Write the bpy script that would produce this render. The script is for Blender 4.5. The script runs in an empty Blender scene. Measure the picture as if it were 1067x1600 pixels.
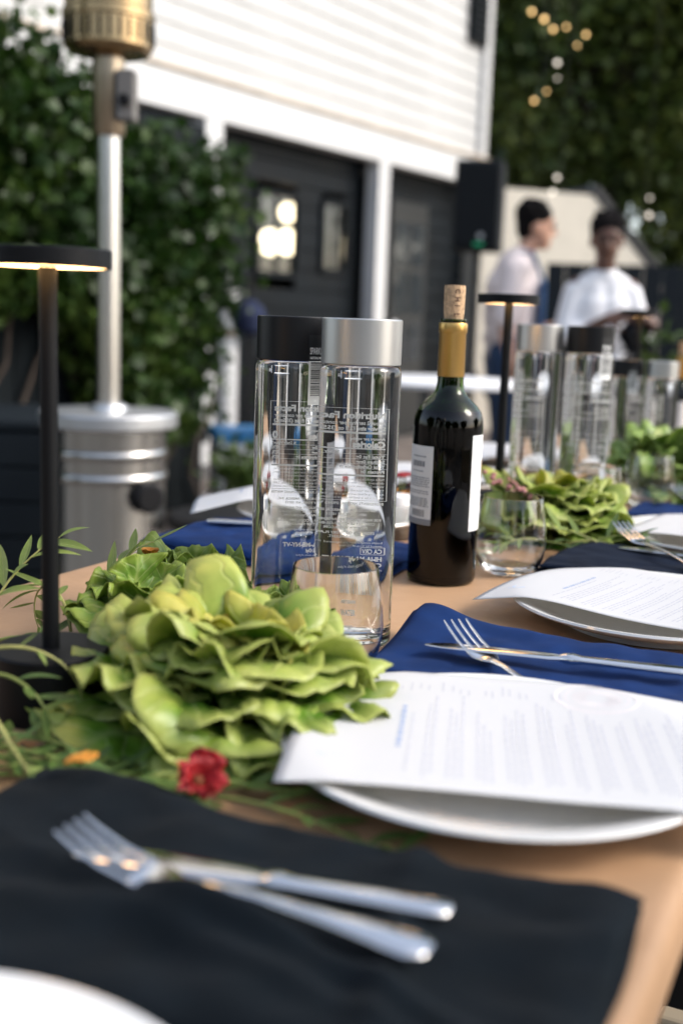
import bpy, bmesh, math, random
import numpy as np
from mathutils import Vector, Matrix, noise

S = bpy.context.scene
COL = S.collection
R = math.radians
PI = math.pi

# ------------------------------------------------------------------ camera
cam_d = bpy.data.cameras.new('camera')
cam = bpy.data.objects.new('camera', cam_d); COL.objects.link(cam)
cam_d.sensor_fit = 'VERTICAL'; cam_d.sensor_height = 36.0; cam_d.lens = 39.98
cam_d.clip_start = 0.02; cam_d.clip_end = 2000
PITCH, ROLL = R(9.71), R(2.0)
fw = Vector((0, math.cos(PITCH), -math.sin(PITCH)))
rt0 = Vector((1, 0, 0)); up0 = Vector((0, math.sin(PITCH), math.cos(PITCH)))
rt = math.cos(ROLL)*rt0 + math.sin(ROLL)*up0
up = math.cos(ROLL)*up0 - math.sin(ROLL)*rt0
cam.matrix_world = Matrix(((rt.x, up.x, -fw.x, 0), (rt.y, up.y, -fw.y, 0), (rt.z, up.z, -fw.z, 1.04), (0, 0, 0, 1)))
cam_d.dof.use_dof = True; cam_d.dof.focus_distance = 1.06; cam_d.dof.aperture_fstop = 3.3
S.camera = cam

# ------------------------------------------------------------------ world, sun, exposure
SUN_EL = R(38); SUN_V = Vector((0.97, -0.14, 0)).normalized()
world = bpy.data.worlds.new('World'); S.world = world; world.use_nodes = True
wn = world.node_tree.nodes; wl = world.node_tree.links
sky = wn.new('ShaderNodeTexSky'); sky.sky_type = 'NISHITA'; sky.sun_disc = False
sky.sun_elevation = SUN_EL; sky.sun_rotation = math.atan2(SUN_V.x, SUN_V.y)
sky.dust_density = 2.5; sky.air_density = 1.0; sky.ozone_density = 1.0
hs = wn.new('ShaderNodeHueSaturation'); hs.inputs['Saturation'].default_value = 0.68   # thin evening haze: a paler sky
wl.new(sky.outputs[0], hs.inputs['Color']); wl.new(hs.outputs[0], wn['Background'].inputs[0]); wn['Background'].inputs[1].default_value = 0.14
sd = bpy.data.lights.new('sun', 'SUN'); sd.energy = 1.0; sd.angle = R(22); sd.color = (1.0, 0.955, 0.885)
so = bpy.data.objects.new('sun', sd); COL.objects.link(so)
sv = Vector((SUN_V.x*math.cos(SUN_EL), SUN_V.y*math.cos(SUN_EL), math.sin(SUN_EL)))
so.rotation_euler = sv.to_track_quat('Z', 'Y').to_euler(); so.location = (8, 2, 9)
S.view_settings.view_transform = 'Standard'; S.view_settings.look = 'None'
S.view_settings.exposure = 1.28; S.view_settings.gamma = 1.0; S.view_settings.use_curve_mapping = False
S.render.engine = 'CYCLES'
cy = S.cycles
cy.max_bounces = 18; cy.transmission_bounces = 16; cy.glossy_bounces = 6; cy.diffuse_bounces = 4
cy.transparent_max_bounces = 16; cy.sample_clamp_indirect = 6.0; cy.blur_glossy = 0.6

# ------------------------------------------------------------------ materials
MATS = {}
def nd(m, t): return m.node_tree.nodes.new(t)
def lk(m, a, b): m.node_tree.links.new(a, b)
def mat(name, col, rough=0.5, metal=0.0, var=0.0, vscale=20.0, bump=0.0, bscale=60.0, coat=0.0, trans=0.0, ior=1.45,
        emit=None, estr=0.0, sheen=0.0, spec=0.5, stretch=None, detail=4.0, rvar=0.0, sss=0.0, col2=None):
    if name in MATS: return MATS[name]
    m = bpy.data.materials.new(name); m.use_nodes = True; MATS[name] = m
    b = m.node_tree.nodes['Principled BSDF']
    b.inputs['Base Color'].default_value = (*col, 1); b.inputs['Roughness'].default_value = rough
    b.inputs['Metallic'].default_value = metal; b.inputs['IOR'].default_value = ior
    b.inputs['Coat Weight'].default_value = coat; b.inputs['Transmission Weight'].default_value = trans
    b.inputs['Sheen Weight'].default_value = sheen; b.inputs['Specular IOR Level'].default_value = spec
    b.inputs['Subsurface Weight'].default_value = sss
    if sss: b.inputs['Subsurface Radius'].default_value = (0.02, 0.01, 0.006); b.inputs['Subsurface Scale'].default_value = 0.3
    if emit: b.inputs['Emission Color'].default_value = (*emit, 1); b.inputs['Emission Strength'].default_value = estr
    if var or bump or rvar:
        tc = nd(m, 'ShaderNodeTexCoord'); mp = nd(m, 'ShaderNodeMapping'); lk(m, tc.outputs['Object'], mp.inputs[0])
        if stretch: mp.inputs['Scale'].default_value = stretch
    if var or rvar:
        n = nd(m, 'ShaderNodeTexNoise'); n.inputs['Scale'].default_value = vscale; n.inputs['Detail'].default_value = detail
        lk(m, mp.outputs[0], n.inputs['Vector'])
        if var:
            r = nd(m, 'ShaderNodeValToRGB'); lk(m, n.outputs['Fac'], r.inputs[0])
            c2 = col2 or tuple(min(1, c*(1+var)) for c in col)
            r.color_ramp.elements[0].position = 0.3; r.color_ramp.elements[1].position = 0.7
            r.color_ramp.elements[0].color = (*(c*(1-var) for c in col), 1); r.color_ramp.elements[1].color = (*c2, 1)
            lk(m, r.outputs[0], b.inputs['Base Color'])
        if rvar:
            mr = nd(m, 'ShaderNodeMapRange'); lk(m, n.outputs['Fac'], mr.inputs[0])
            mr.inputs[3].default_value = rough*(1-rvar); mr.inputs[4].default_value = min(1, rough*(1+rvar)); lk(m, mr.outputs[0], b.inputs['Roughness'])
    if bump:
        n2 = nd(m, 'ShaderNodeTexNoise'); n2.inputs['Scale'].default_value = bscale; n2.inputs['Detail'].default_value = 5
        lk(m, mp.outputs[0], n2.inputs['Vector'])
        bp = nd(m, 'ShaderNodeBump'); bp.inputs['Strength'].default_value = bump; bp.inputs['Distance'].default_value = 0.002
        lk(m, n2.outputs['Fac'], bp.inputs['Height']); lk(m, bp.outputs[0], b.inputs['Normal'])
    return m

def fabric(name, col, scale=900.0):
    m = mat(name, col, 0.9, sheen=0.015, spec=0.12)
    b = m.node_tree.nodes['Principled BSDF']
    b.inputs['Sheen Roughness'].default_value = 0.5
    tc = nd(m, 'ShaderNodeTexCoord')
    w1 = nd(m, 'ShaderNodeTexWave'); w1.inputs['Scale'].default_value = scale; w1.bands_direction = 'X'; w1.inputs['Distortion'].default_value = 1.0
    w2 = nd(m, 'ShaderNodeTexWave'); w2.inputs['Scale'].default_value = scale; w2.bands_direction = 'Y'; w2.inputs['Distortion'].default_value = 1.0
    n = nd(m, 'ShaderNodeTexNoise'); n.inputs['Scale'].default_value = 35; n.inputs['Detail'].default_value = 6
    for x in (w1, w2, n): lk(m, tc.outputs['Object'], x.inputs['Vector'])
    ad = nd(m, 'ShaderNodeMath'); ad.operation = 'MULTIPLY'; lk(m, w1.outputs['Fac'], ad.inputs[0]); lk(m, w2.outputs['Fac'], ad.inputs[1])
    bp = nd(m, 'ShaderNodeBump'); bp.inputs['Strength'].default_value = 0.35; bp.inputs['Distance'].default_value = 0.0006
    lk(m, ad.outputs[0], bp.inputs['Height']); lk(m, bp.outputs[0], b.inputs['Normal'])
    r = nd(m, 'ShaderNodeValToRGB'); lk(m, n.outputs['Fac'], r.inputs[0])
    r.color_ramp.elements[0].position = .3; r.color_ramp.elements[1].position = .75
    r.color_ramp.elements[0].color = (*(c*.8 for c in col), 1); r.color_ramp.elements[1].color = (*(c*1.25 for c in col), 1)
    lk(m, r.outputs[0], b.inputs['Base Color'])
    return m

def leafmat(name, cols, transl=0.35, rough=0.5, vein=True, uvveins=True, edge=None, spec=0.35):
    """cols: dark, mid, light leaf greens chosen per leaf and by a soft mottle; veins follow the leaf's own UV."""
    m = bpy.data.materials.new(name); m.use_nodes = True; MATS[name] = m
    b = m.node_tree.nodes['Principled BSDF']; out = m.node_tree.nodes['Material Output']
    b.inputs['Roughness'].default_value = rough; b.inputs['Specular IOR Level'].default_value = spec
    g = nd(m, 'ShaderNodeNewGeometry'); oi = nd(m, 'ShaderNodeObjectInfo')
    tc = nd(m, 'ShaderNodeTexCoord')
    n = nd(m, 'ShaderNodeTexNoise'); n.inputs['Scale'].default_value = 28 if uvveins else 1.2; n.inputs['Detail'].default_value = 3
    lk(m, tc.outputs['Object'], n.inputs['Vector'])
    mx = nd(m, 'ShaderNodeMath'); mx.operation = 'MULTIPLY_ADD'
    lk(m, oi.outputs['Random'] if uvveins else g.outputs['Random Per Island'], mx.inputs[0]); mx.inputs[1].default_value = 0.42
    h = nd(m, 'ShaderNodeMath'); h.operation = 'MULTIPLY_ADD'; lk(m, n.outputs['Fac'], h.inputs[0]); h.inputs[1].default_value = 1.7; h.inputs[2].default_value = -0.56
    lk(m, h.outputs[0], mx.inputs[2])
    r = nd(m, 'ShaderNodeValToRGB'); lk(m, mx.outputs[0], r.inputs[0])
    e = r.color_ramp.elements; e[0].position = 0.1; e[0].color = (*cols[0], 1); e[1].position = 0.9; e[1].color = (*cols[2], 1)
    e2 = e.new(0.5); e2.color = (*cols[1], 1)
    colout = r.outputs[0]
    if uvveins:
        uv = nd(m, 'ShaderNodeUVMap'); sp = nd(m, 'ShaderNodeSeparateXYZ'); lk(m, uv.outputs[0], sp.inputs[0])
        ab = nd(m, 'ShaderNodeMath'); ab.operation = 'ABSOLUTE'; lk(m, sp.outputs['Y'], ab.inputs[0])
        # side veins: bands of (a - 0.55|b|)
        f1 = nd(m, 'ShaderNodeMath'); f1.operation = 'MULTIPLY_ADD'; lk(m, ab.outputs[0], f1.inputs[0]); f1.inputs[1].default_value = -0.55; lk(m, sp.outputs['X'], f1.inputs[2])
        nn = nd(m, 'ShaderNodeTexNoise'); nn.inputs['Scale'].default_value = 55; lk(m, tc.outputs['Object'], nn.inputs['Vector'])
        f2 = nd(m, 'ShaderNodeMath'); f2.operation = 'MULTIPLY_ADD'; lk(m, nn.outputs['Fac'], f2.inputs[0]); f2.inputs[1].default_value = 0.12; lk(m, f1.outputs[0], f2.inputs[2])
        f3 = nd(m, 'ShaderNodeMath'); f3.operation = 'MULTIPLY'; lk(m, f2.outputs[0], f3.inputs[0]); f3.inputs[1].default_value = 46
        f4 = nd(m, 'ShaderNodeMath'); f4.operation = 'SINE'; lk(m, f3.outputs[0], f4.inputs[0])
        vr = nd(m, 'ShaderNodeMapRange'); lk(m, f4.outputs[0], vr.inputs[0]); vr.inputs[1].default_value = 0.8; vr.inputs[2].default_value = 1.0
        md = nd(m, 'ShaderNodeMapRange'); lk(m, ab.outputs[0], md.inputs[0]); md.inputs[1].default_value = 0.09; md.inputs[2].default_value = 0.0
        mm = nd(m, 'ShaderNodeMath'); mm.operation = 'MAXIMUM'; lk(m, vr.outputs[0], mm.inputs[0]); lk(m, md.outputs[0], mm.inputs[1])
        m2 = nd(m, 'ShaderNodeMath'); m2.operation = 'MULTIPLY'; lk(m, mm.outputs[0], m2.inputs[0]); m2.inputs[1].default_value = 0.35
        mc = nd(m, 'ShaderNodeMixRGB'); lk(m, m2.outputs[0], mc.inputs[0]); lk(m, colout, mc.inputs[1]); mc.inputs[2].default_value = (.55, .6, .26, 1)
        colout = mc.outputs[0]
        bp = nd(m, 'ShaderNodeBump'); bp.inputs['Strength'].default_value = 0.5; bp.inputs['Distance'].default_value = 0.0015
        ha = nd(m, 'ShaderNodeMath'); ha.operation = 'MULTIPLY_ADD'; lk(m, mm.outputs[0], ha.inputs[0]); ha.inputs[1].default_value = -0.6; lk(m, nn.outputs['Fac'], ha.inputs[2])
        lk(m, ha.outputs[0], bp.inputs['Height']); lk(m, bp.outputs[0], b.inputs['Normal'])
        if edge:
            # paler, yellower margin of the leaf (stored in the second UV as rim distance)
            u2 = nd(m, 'ShaderNodeUVMap'); u2.uv_map = 'rim'; s2 = nd(m, 'ShaderNodeSeparateXYZ'); lk(m, u2.outputs[0], s2.inputs[0])
            er = nd(m, 'ShaderNodeMapRange'); lk(m, s2.outputs['X'], er.inputs[0]); er.inputs[1].default_value = 0.70; er.inputs[2].default_value = 1.0; er.inputs[4].default_value = 0.75
            mc2 = nd(m, 'ShaderNodeMixRGB'); lk(m, er.outputs[0], mc2.inputs[0]); lk(m, colout, mc2.inputs[1]); mc2.inputs[2].default_value = (*edge, 1)
            colout = mc2.outputs[0]
    lk(m, colout, b.inputs['Base Color'])
    tr = nd(m, 'ShaderNodeBsdfTranslucent'); lk(m, colout, tr.inputs['Color'])
    ms = nd(m, 'ShaderNodeMixShader'); ms.inputs[0].default_value = transl
    lk(m, b.outputs[0], ms.inputs[1]); lk(m, tr.outputs[0], ms.inputs[2]); lk(m, ms.outputs[0], out.inputs[0])
    return m

# ------------------------------------------------------------------ mesh helpers
class MB:
    def __init__(s): s.v = []; s.f = []; s.uv = {}; s.rim = {}; s.mi = []
    def add(s, vs, fs, mi=0):
        o = len(s.v); s.v += [tuple(v) for v in vs]; s.f += [tuple(i+o for i in f) for f in fs]; s.mi += [mi]*len(fs); return o
    def box(s, c, d, rz=0.0, mi=0, ry=0.0, rx=0.0):
        M = Matrix.Rotation(rz, 3, 'Z') @ Matrix.Rotation(ry, 3, 'Y') @ Matrix.Rotation(rx, 3, 'X'); c = Vector(c)
        vs = [c + M @ Vector((x*d[0]/2, y*d[1]/2, z*d[2]/2)) for x in (-1, 1) for y in (-1, 1) for z in (-1, 1)]
        s.add(vs, [(0, 1, 3, 2), (4, 6, 7, 5), (0, 4, 5, 1), (2, 3, 7, 6), (0, 2, 6, 4), (1, 5, 7, 3)], mi); return s
    def lathe(s, prof, seg=48, c=(0, 0, 0), mi=0, cap0=False, cap1=False):
        vs = []; fs = []; n = len(prof)
        for (r, z) in prof:
            for k in range(seg):
                a = 2*PI*k/seg; vs.append((c[0]+r*math.cos(a), c[1]+r*math.sin(a), c[2]+z))
        for i in range(n-1):
            for k in range(seg):
                k2 = (k+1) % seg; fs.append((i*seg+k, i*seg+k2, (i+1)*seg+k2, (i+1)*seg+k))
        if cap0: fs.append(tuple(reversed(range(seg))))
        if cap1: fs.append(tuple((n-1)*seg+k for k in range(seg)))
        s.add(vs, fs, mi); return s
    def tube(s, pts, rad, seg=8, mi=0, caps=True):
        pts = [Vector(p) for p in pts]; n = len(pts)
        if not hasattr(rad, '__len__'): rad = [rad]*n
        vs = []; fs = []; prev = None
        for i, p in enumerate(pts):
            t = (pts[min(i+1, n-1)] - pts[max(i-1, 0)]).normalized()
            a = Vector((0, 0, 1)) if abs(t.z) < .9 else Vector((1, 0, 0))
            if prev is not None: a = prev
            x = (a - t*a.dot(t)).normalized(); y = t.cross(x); prev = x
            for k in range(seg):
                w = 2*PI*k/seg; vs.append(p + (x*math.cos(w) + y*math.sin(w))*rad[i])
        for i in range(n-1):
            for k in range(seg):
                k2 = (k+1) % seg; fs.append((i*seg+k, i*seg+k2, (i+1)*seg+k2, (i+1)*seg+k))
        if caps: fs.append(tuple(reversed(range(seg)))); fs.append(tuple((n-1)*seg+k for k in range(seg)))
        s.add(vs, fs, mi); return s
    def loft(s, secs, seg=14, mi=0, pw=2.0):
        """secs: (x, yc, zc, half width, half thickness), sections in the YZ plane."""
        vs = []; fs = []; n = len(secs)
        for (x, yc, zc, w, t) in secs:
            for k in range(seg):
                a = 2*PI*k/seg; ca, sa = math.cos(a), math.sin(a)
                vs.append((x, yc + w*math.copysign(abs(ca)**(2/pw), ca), zc + t*math.copysign(abs(sa)**(2/pw), sa)))
        for i in range(n-1):
            for k in range(seg):
                k2 = (k+1) % seg; fs.append((i*seg+k, i*seg+k2, (i+1)*seg+k2, (i+1)*seg+k))
        fs.append(tuple(reversed(range(seg)))); fs.append(tuple((n-1)*seg+k for k in range(seg)))
        s.add(vs, fs, mi); return s
    def ball(s, c, r, seg=14, rings=9, mi=0, sc=(1, 1, 1), M=None):
        vs = [Vector((0, 0, -1))]; fs = []
        for i in range(1, rings):
            ph = -PI/2 + PI*i/rings
            for k in range(seg):
                a = 2*PI*k/seg; vs.append(Vector((math.cos(ph)*math.cos(a), math.cos(ph)*math.sin(a), math.sin(ph))))
        vs.append(Vector((0, 0, 1))); L = len(vs)-1
        for k in range(seg): fs.append((0, 1+(k+1) % seg, 1+k)); fs.append((L, L-seg+k, L-seg+(k+1) % seg))
        for i in range(rings-2):
            for k in range(seg):
                a = 1+i*seg+k; b = 1+i*seg+(k+1) % seg; fs.append((a, b, b+seg, a+seg))
        out = []
        for v in vs:
            w = Vector((v.x*r*sc[0], v.y*r*sc[1], v.z*r*sc[2]))
            if M is not None: w = M @ w
            out.append(Vector(c)+w)
        s.add(out, fs, mi); return s
    def grid(s, nu, nv, fn, mi=0, uv=True):
        vs = []; fs = []; o = len(s.v)
        for i in range(nu+1):
            for j in range(nv+1):
                a, b = i/nu, j/nv; vs.append(fn(a, b)); s.uv[o+len(vs)-1] = (a, b)
        for i in range(nu):
            for j in range(nv):
                k = i*(nv+1)+j; fs.append((k, k+nv+1, k+nv+2, k+1))
        s.add(vs, fs, mi); return s
    def mesh(s, name, mats, smooth=True, angle=40):
        me = bpy.data.meshes.new(name); me.from_pydata(s.v, [], s.f)
        for m in (mats if isinstance(mats, (list, tuple)) else [mats]): me.materials.append(m)
        if any(s.mi): me.polygons.foreach_set('material_index', s.mi)
        if s.uv:
            ul = me.uv_layers.new(name='UVMap'); ul2 = me.uv_layers.new(name='rim') if s.rim else None
            idx = np.zeros(len(me.loops), dtype=np.int32); me.loops.foreach_get('vertex_index', idx)
            ul.data.foreach_set('uv', np.array([s.uv.get(int(i), (0, 0)) for i in idx], dtype=np.float32).ravel())
            if ul2: ul2.data.foreach_set('uv', np.array([(s.rim.get(int(i), 0), 0) for i in idx], dtype=np.float32).ravel())
        if smooth:
            me.polygons.foreach_set('use_smooth', [True]*len(me.polygons))
            if angle: me.set_sharp_from_angle(angle=R(angle))
        me.update(); return me
    def build(s, name, mats, parent=None, loc=(0, 0, 0), rz=0.0, smooth=True, angle=40, bevel=0.0, solid=0.0, sub=0):
        return link(name, s.mesh(name, mats, smooth, angle), parent, loc, rz, bevel, solid, sub)

def link(name, me, parent=None, loc=(0, 0, 0), rz=0.0, bevel=0.0, solid=0.0, sub=0):
    o = bpy.data.objects.new(name, me); COL.objects.link(o); o.parent = parent
    o.location = loc; o.rotation_euler = (0, 0, rz)
    if solid: md = o.modifiers.new('solid', 'SOLIDIFY'); md.thickness = solid; md.offset = 0
    if sub: md = o.modifiers.new('sub', 'SUBSURF'); md.levels = sub; md.render_levels = sub
    if bevel: md = o.modifiers.new('bevel', 'BEVEL'); md.width = bevel; md.segments = 2; md.limit_method = 'ANGLE'
    return o

def tag(o, label, cat, group=None, kind=None):
    if label: o['label'] = label
    if cat: o['category'] = cat
    if group: o['group'] = group
    if kind: o['kind'] = kind
    return o
def thing(name, label, cat, loc=(0, 0, 0), rz=0.0, group=None):
    o = bpy.data.objects.new(name, None); COL.objects.link(o); o.empty_display_size = 0.05
    o.location = loc; o.rotation_euler = (0, 0, rz); return tag(o, label, cat, group)
def dup(root, label, loc, rz=0.0, scale=None, group=None):
    c = root.copy(); COL.objects.link(c); c.location = loc; c.rotation_euler = (0, 0, rz)
    if scale: c.scale = scale
    c['label'] = label
    if group: c['group'] = group
    for ch in list(root.children):
        d = ch.copy(); COL.objects.link(d); d.parent = c
        for g in list(ch.children):
            e = g.copy(); COL.objects.link(e); e.parent = d
    return c
def struct(o): o['kind'] = 'structure'; return o

def uvw(u, v, z=0.75): return Vector((0.899*u + 0.438*v, -0.438*u + 0.899*v, z))   # table frame: u across, v along
TAB = -R(26)                                                                      # the table's rotation about Z
T = 0.75
rnd = random.Random(7)

TXT = {}
def text_mesh(s, size, bold=0.0):
    """verts (x, y) and faces of a line of text in the built-in font, starting at x = 0"""
    k = (s, size, bold)
    if k in TXT: return TXT[k]
    cu = bpy.data.curves.new('t', 'FONT'); cu.body = s; cu.size = size; cu.offset = bold; cu.resolution_u = 2; cu.fill_mode = 'FRONT'
    ob = bpy.data.objects.new('t', cu)
    me = bpy.data.meshes.new_from_object(ob)
    vs = [(v.co.x, v.co.y) for v in me.vertices]; fs = [tuple(p.vertices) for p in me.polygons]
    x0 = min((v[0] for v in vs), default=0); w = max((v[0] for v in vs), default=0) - x0
    vs = [(x-x0, y) for x, y in vs]
    bpy.data.objects.remove(ob); bpy.data.curves.remove(cu); bpy.data.meshes.remove(me)
    TXT[k] = (vs, fs, w); return TXT[k]
def put_text(mb, s, size, x, y, mapf, width=None, bold=0.0, align='l', xs=1.0):
    vs, fs, w = text_mesh(s, size, bold)
    k = (width/w) if width else xs
    ox = x if align == 'l' else (x - w*k if align == 'r' else x - w*k/2)
    mb.add([mapf(ox + px*k, y + py) for px, py in vs], fs)
def put_rect(mb, x0, x1, y0, y1, mapf, n=6):
    for i in range(n):
        a = x0+(x1-x0)*i/n; b = x0+(x1-x0)*(i+1)/n
        mb.add([mapf(a, y0), mapf(b, y0), mapf(b, y1), mapf(a, y1)], [(0, 1, 2, 3)])

# ================================================================== SETTING
M_ground = mat('patio_stone', (.16, .13, .11), .8, var=.35, vscale=2.5, bump=.5, bscale=40)
g = MB(); g.add([(-400, -400, 0), (400, -400, 0), (400, 400, 0), (-400, 400, 0)], [(0, 1, 2, 3)])
struct(g.build('ground', mat('earth', (.13, .105, .08), .95, var=.3, vscale=1.5), loc=(0, 0, -.012), smooth=False))
pv = MB(); pv.box((0, 0, 0), (.592, .592, .04))
pme = pv.mesh('paver', M_ground, smooth=False)
pat = struct(MB().box((3, 8, -.012), (24, 26, .012)).build('patio', mat('mortar', (.12, .11, .1), .9, var=.2), smooth=False))
for i in range(-6, 9):
    for j in range(4, 22):
        p = uvw(i*.6+rnd.uniform(-.002, .002), j*.6, -.017+rnd.uniform(-.002, .002))
        link('paver', pme, pat, p, TAB, bevel=0)

# ---------------------------------------------------------------- house
HX = thing('house', 'white clapboard house with black doors, at the back left of the patio', 'house', (-.844, 8.04, 0), R(56.6))
M_white = mat('white_paint', (.50, .50, .49), .6, spec=.2, var=.06, vscale=3, bump=.1, bscale=30)
M_trim = mat('trim_paint', (.58, .58, .575), .45, var=.03, vscale=4)
M_black = mat('black_paint', (.0040, .0065, .0090), .5, var=.3, vscale=3, rvar=.3, spec=.15)
M_dark = mat('dark_interior', (.01, .01, .011), .8)
M_pane = mat('window_glass', (.9, .95, .95), .02, trans=1.0, ior=1.45)
w = MB(); w.box((-.4, .18, 4.3), (8.3, .2, 3.5)); w.build('wall', M_white, HX, smooth=False)
w = MB(); w.box((-2.65, .2, 1.27), (3.8, .16, 2.54)); w.box((1.9, 1.6, 1.27), (4.2, .1, 2.54)); w.box((1.9, .96, 2.5), (4.2, 1.18, .05)); w.box((-.14, .9, 1.23), (.06, 1.3, 2.46)); w.box((3.70, .9, 1.23), (.06, 1.3, 2.46)); w.build('lower_wall', M_black, HX, smooth=False)
pl = MB()
pl.add([(-4.55, .06, 0), (3.75, .06, 0), (3.75, .026, 0), (-4.55, .026, 0), (-4.55, .068, .143), (3.75, .068, .140), (3.75, .040, .140), (-4.55, .040, .140)],
       [(0, 3, 2, 1), (4, 5, 6, 7), (3, 7, 6, 2), (0, 1, 5, 4), (0, 4, 7, 3), (1, 2, 6, 5)])
pme = pl.mesh('siding_plank', M_white, smooth=False)
for k in range(22): link('siding_plank', pme, HX, (0, 0, 2.56+k*.14))
b = MB(); b.box((-.4, .03, 2.42), (8.3, .14, .24)); b.build('beam', M_trim, HX, smooth=False, bevel=.006)
b = MB(); b.box((-.4, 0, 2.552), (8.34, .13, .022)); b.build('drip_ledge', mat('weathered_ledge', (.5, .42, .33), .7, var=.25, vscale=4), HX, smooth=False)  # brown tone paints the shadow line along the ledge
for x0, x1 in ((-.29, -.11), (1.87, 2.03)):
    q = MB(); q.box(((x0+x1)/2, .03, 1.15), (x1-x0, .13, 2.298)); q.build('post', M_trim, HX, smooth=False, bevel=.006)
# black plank garage door with two windows
gd = MB(); gd.box((-.09, .2, 1.15), (.05, .025, 2.3)); gd.box((1.85, .2, 1.15), (.05, .025, 2.3)); gd.box((.88, .2, 2.27), (1.88, .025, .05)); gd.box((.88, .2, .03), (1.88, .025, .05)); gdo = gd.build('garage_door', M_black, HX, smooth=False)
wins = [(.50, 1.0, 1.34, 1.93), (1.34, 1.68, 1.40, 1.94)]
zs = [i*.155 for i in range(15)]
for z in zs:
    segs = [(-.11, 1.87)]
    for (a, b_, c, d_) in wins:
        if z+.15 > c and z < d_:
            ns = []
            for (s0, s1) in segs:
                if s0 < a: ns.append((s0, min(a, s1)))
                if s1 > b_: ns.append((max(b_, s0), s1))
            segs = ns
    for s0, s1 in segs:
        q = MB(); q.box(((s0+s1)/2, .17, z+.075), (s1-s0, .03, .148)); q.build('plank', M_black, gdo, smooth=False, bevel=.004)
for (a, b_, c, d_) in wins:
    q = MB()
    for (cx, cz, sx, sz) in (((a+b_)/2, c, b_-a+.04, .04), ((a+b_)/2, d_, b_-a+.04, .04), (a, (c+d_)/2, .04, d_-c), (b_, (c+d_)/2, .04, d_-c)):
        q.box((cx, .15, cz), (sx, .05, sz))
    wf = q.build('window', M_black, HX, smooth=False)
    q = MB(); q.box(((a+b_)/2, .16, (c+d_)/2), (b_-a-.04, .006, d_-c-.04)); q.build('pane', M_pane, wf, smooth=False)
    q = MB(); q.box(((a+b_)/2, .155, (c+d_)/2), (.02, .02, d_-c-.03)); q.build('muntin', M_black, wf, smooth=False)
# dark entry bay with a glazed door
for k in range(15):
    q = MB(); q.box((2.87, .16, k*.155+.075), (1.68, .03, .148)); q.build('plank', M_black, HX, smooth=False, bevel=.004)
dr = MB(); dr.box((2.62, .12, 1.03), (.62, .045, 2.04)); dro = dr.build('door', mat('door_black', (.012, .014, .016), .35), HX, smooth=False, bevel=.004)
for i in range(2):
    for j in range(3):
        q = MB(); q.box((2.48+i*.28, .094, .85+j*.42), (.22, .008, .36)); q.build('pane', mat('door_glass', (.03, .035, .04), .05, spec=.8), dro, smooth=False)
q = MB(); q.ball((2.36, .07, 1.0), .03); q.build('handle', mat('steel', (.6, .6, .6), .3, 1.0), dro)
# left opening under the beam: black framed window
q = MB()
for (cx, cz, sx, sz) in ((-.95, 2.2, 1.3, .09), (-.95, 1.0, 1.3, .08), (-.27, 1.6, .09, 1.2), (-1.6, 1.6, .09, 1.2), (-.95, 1.75, 1.3, .05)):
    q.box((cx, .08, cz), (sx, .08, sz))
wf = q.build('window', M_black, HX, smooth=False)
q = MB(); q.box((-.95, .1, 1.6), (1.24, .006, 1.1)); q.build('pane', mat('grey_glass', (.10, .12, .14), .06, spec=1.0), wf, smooth=False)
# upstairs windows with black shutters
for (x0, z0, wd) in ((1.95, 3.83, .55), (3.05, 3.55, .02)):
    if wd > .1:
        q = MB(); q.box((x0-.5, .0, z0+.7), (wd+.5, .06, 1.4)); wf = q.build('window', M_trim, HX, smooth=False, bevel=.004)
        for i in range(2):
            for j in range(3):
                q = MB(); q.box((x0-.72+i*.44, -.034, z0+.25+j*.44), (.38, .008, .38)); q.build('pane', mat('upper_glass', (.06, .07, .08), .05, spec=.8), wf, smooth=False)
    q = MB(); q.box((x0+.22 if wd > .1 else 3.52, -.0, z0+.7), (.3, .05, 1.4)); sh = q.build('shutter', M_black, HX, smooth=False)
    for k in range(22):
        q = MB(); q.box((x0+.22 if wd > .1 else 3.52, -.03, z0+.06+k*.062), (.25, .012, .045), rx=-.5); q.build('louvre', M_black, sh, smooth=False)
# corner board
q = MB(); q.box((3.72, .03, 4.3), (.1, .1, 3.48)); q.build('corner_board', M_trim, HX, smooth=False)
# added glowing globes stand in for bright sky reflections in the first window
M_reflect_glow = mat('lit_globe', (1, .9, .7), .4, emit=(1, .80, .52), estr=2.2)
for k, (x, y, z, r_) in enumerate(((1.03, .42, 1.60, .10), (1.29, .45, 1.62, .10), (1.36, .50, 1.86, .075))):
    c = HX.matrix_basis if False else Matrix.Translation((-.844, 8.04, 0)) @ Matrix.Rotation(R(56.6), 4, 'Z')
    p = c @ Vector((x, y, z))
    lab = ['lit globe lamp in the left garage door window, lower left of three', 'lit globe lamp in the left garage door window, lower right of three', 'small lit globe lamp in the left garage door window, topmost of three'][k]
    t = thing('globe_lamp', lab, 'lamp', (p.x, p.y, p.z), 0, 'globe lamps behind the garage door window')
    MB().ball((0, 0, 0), r_, 20, 12).build('globe', M_reflect_glow, t)
    MB().tube([(0, 0, r_*.97), (0, 0, 2.4-z)], .006).build('cord', M_black, t)

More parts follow.
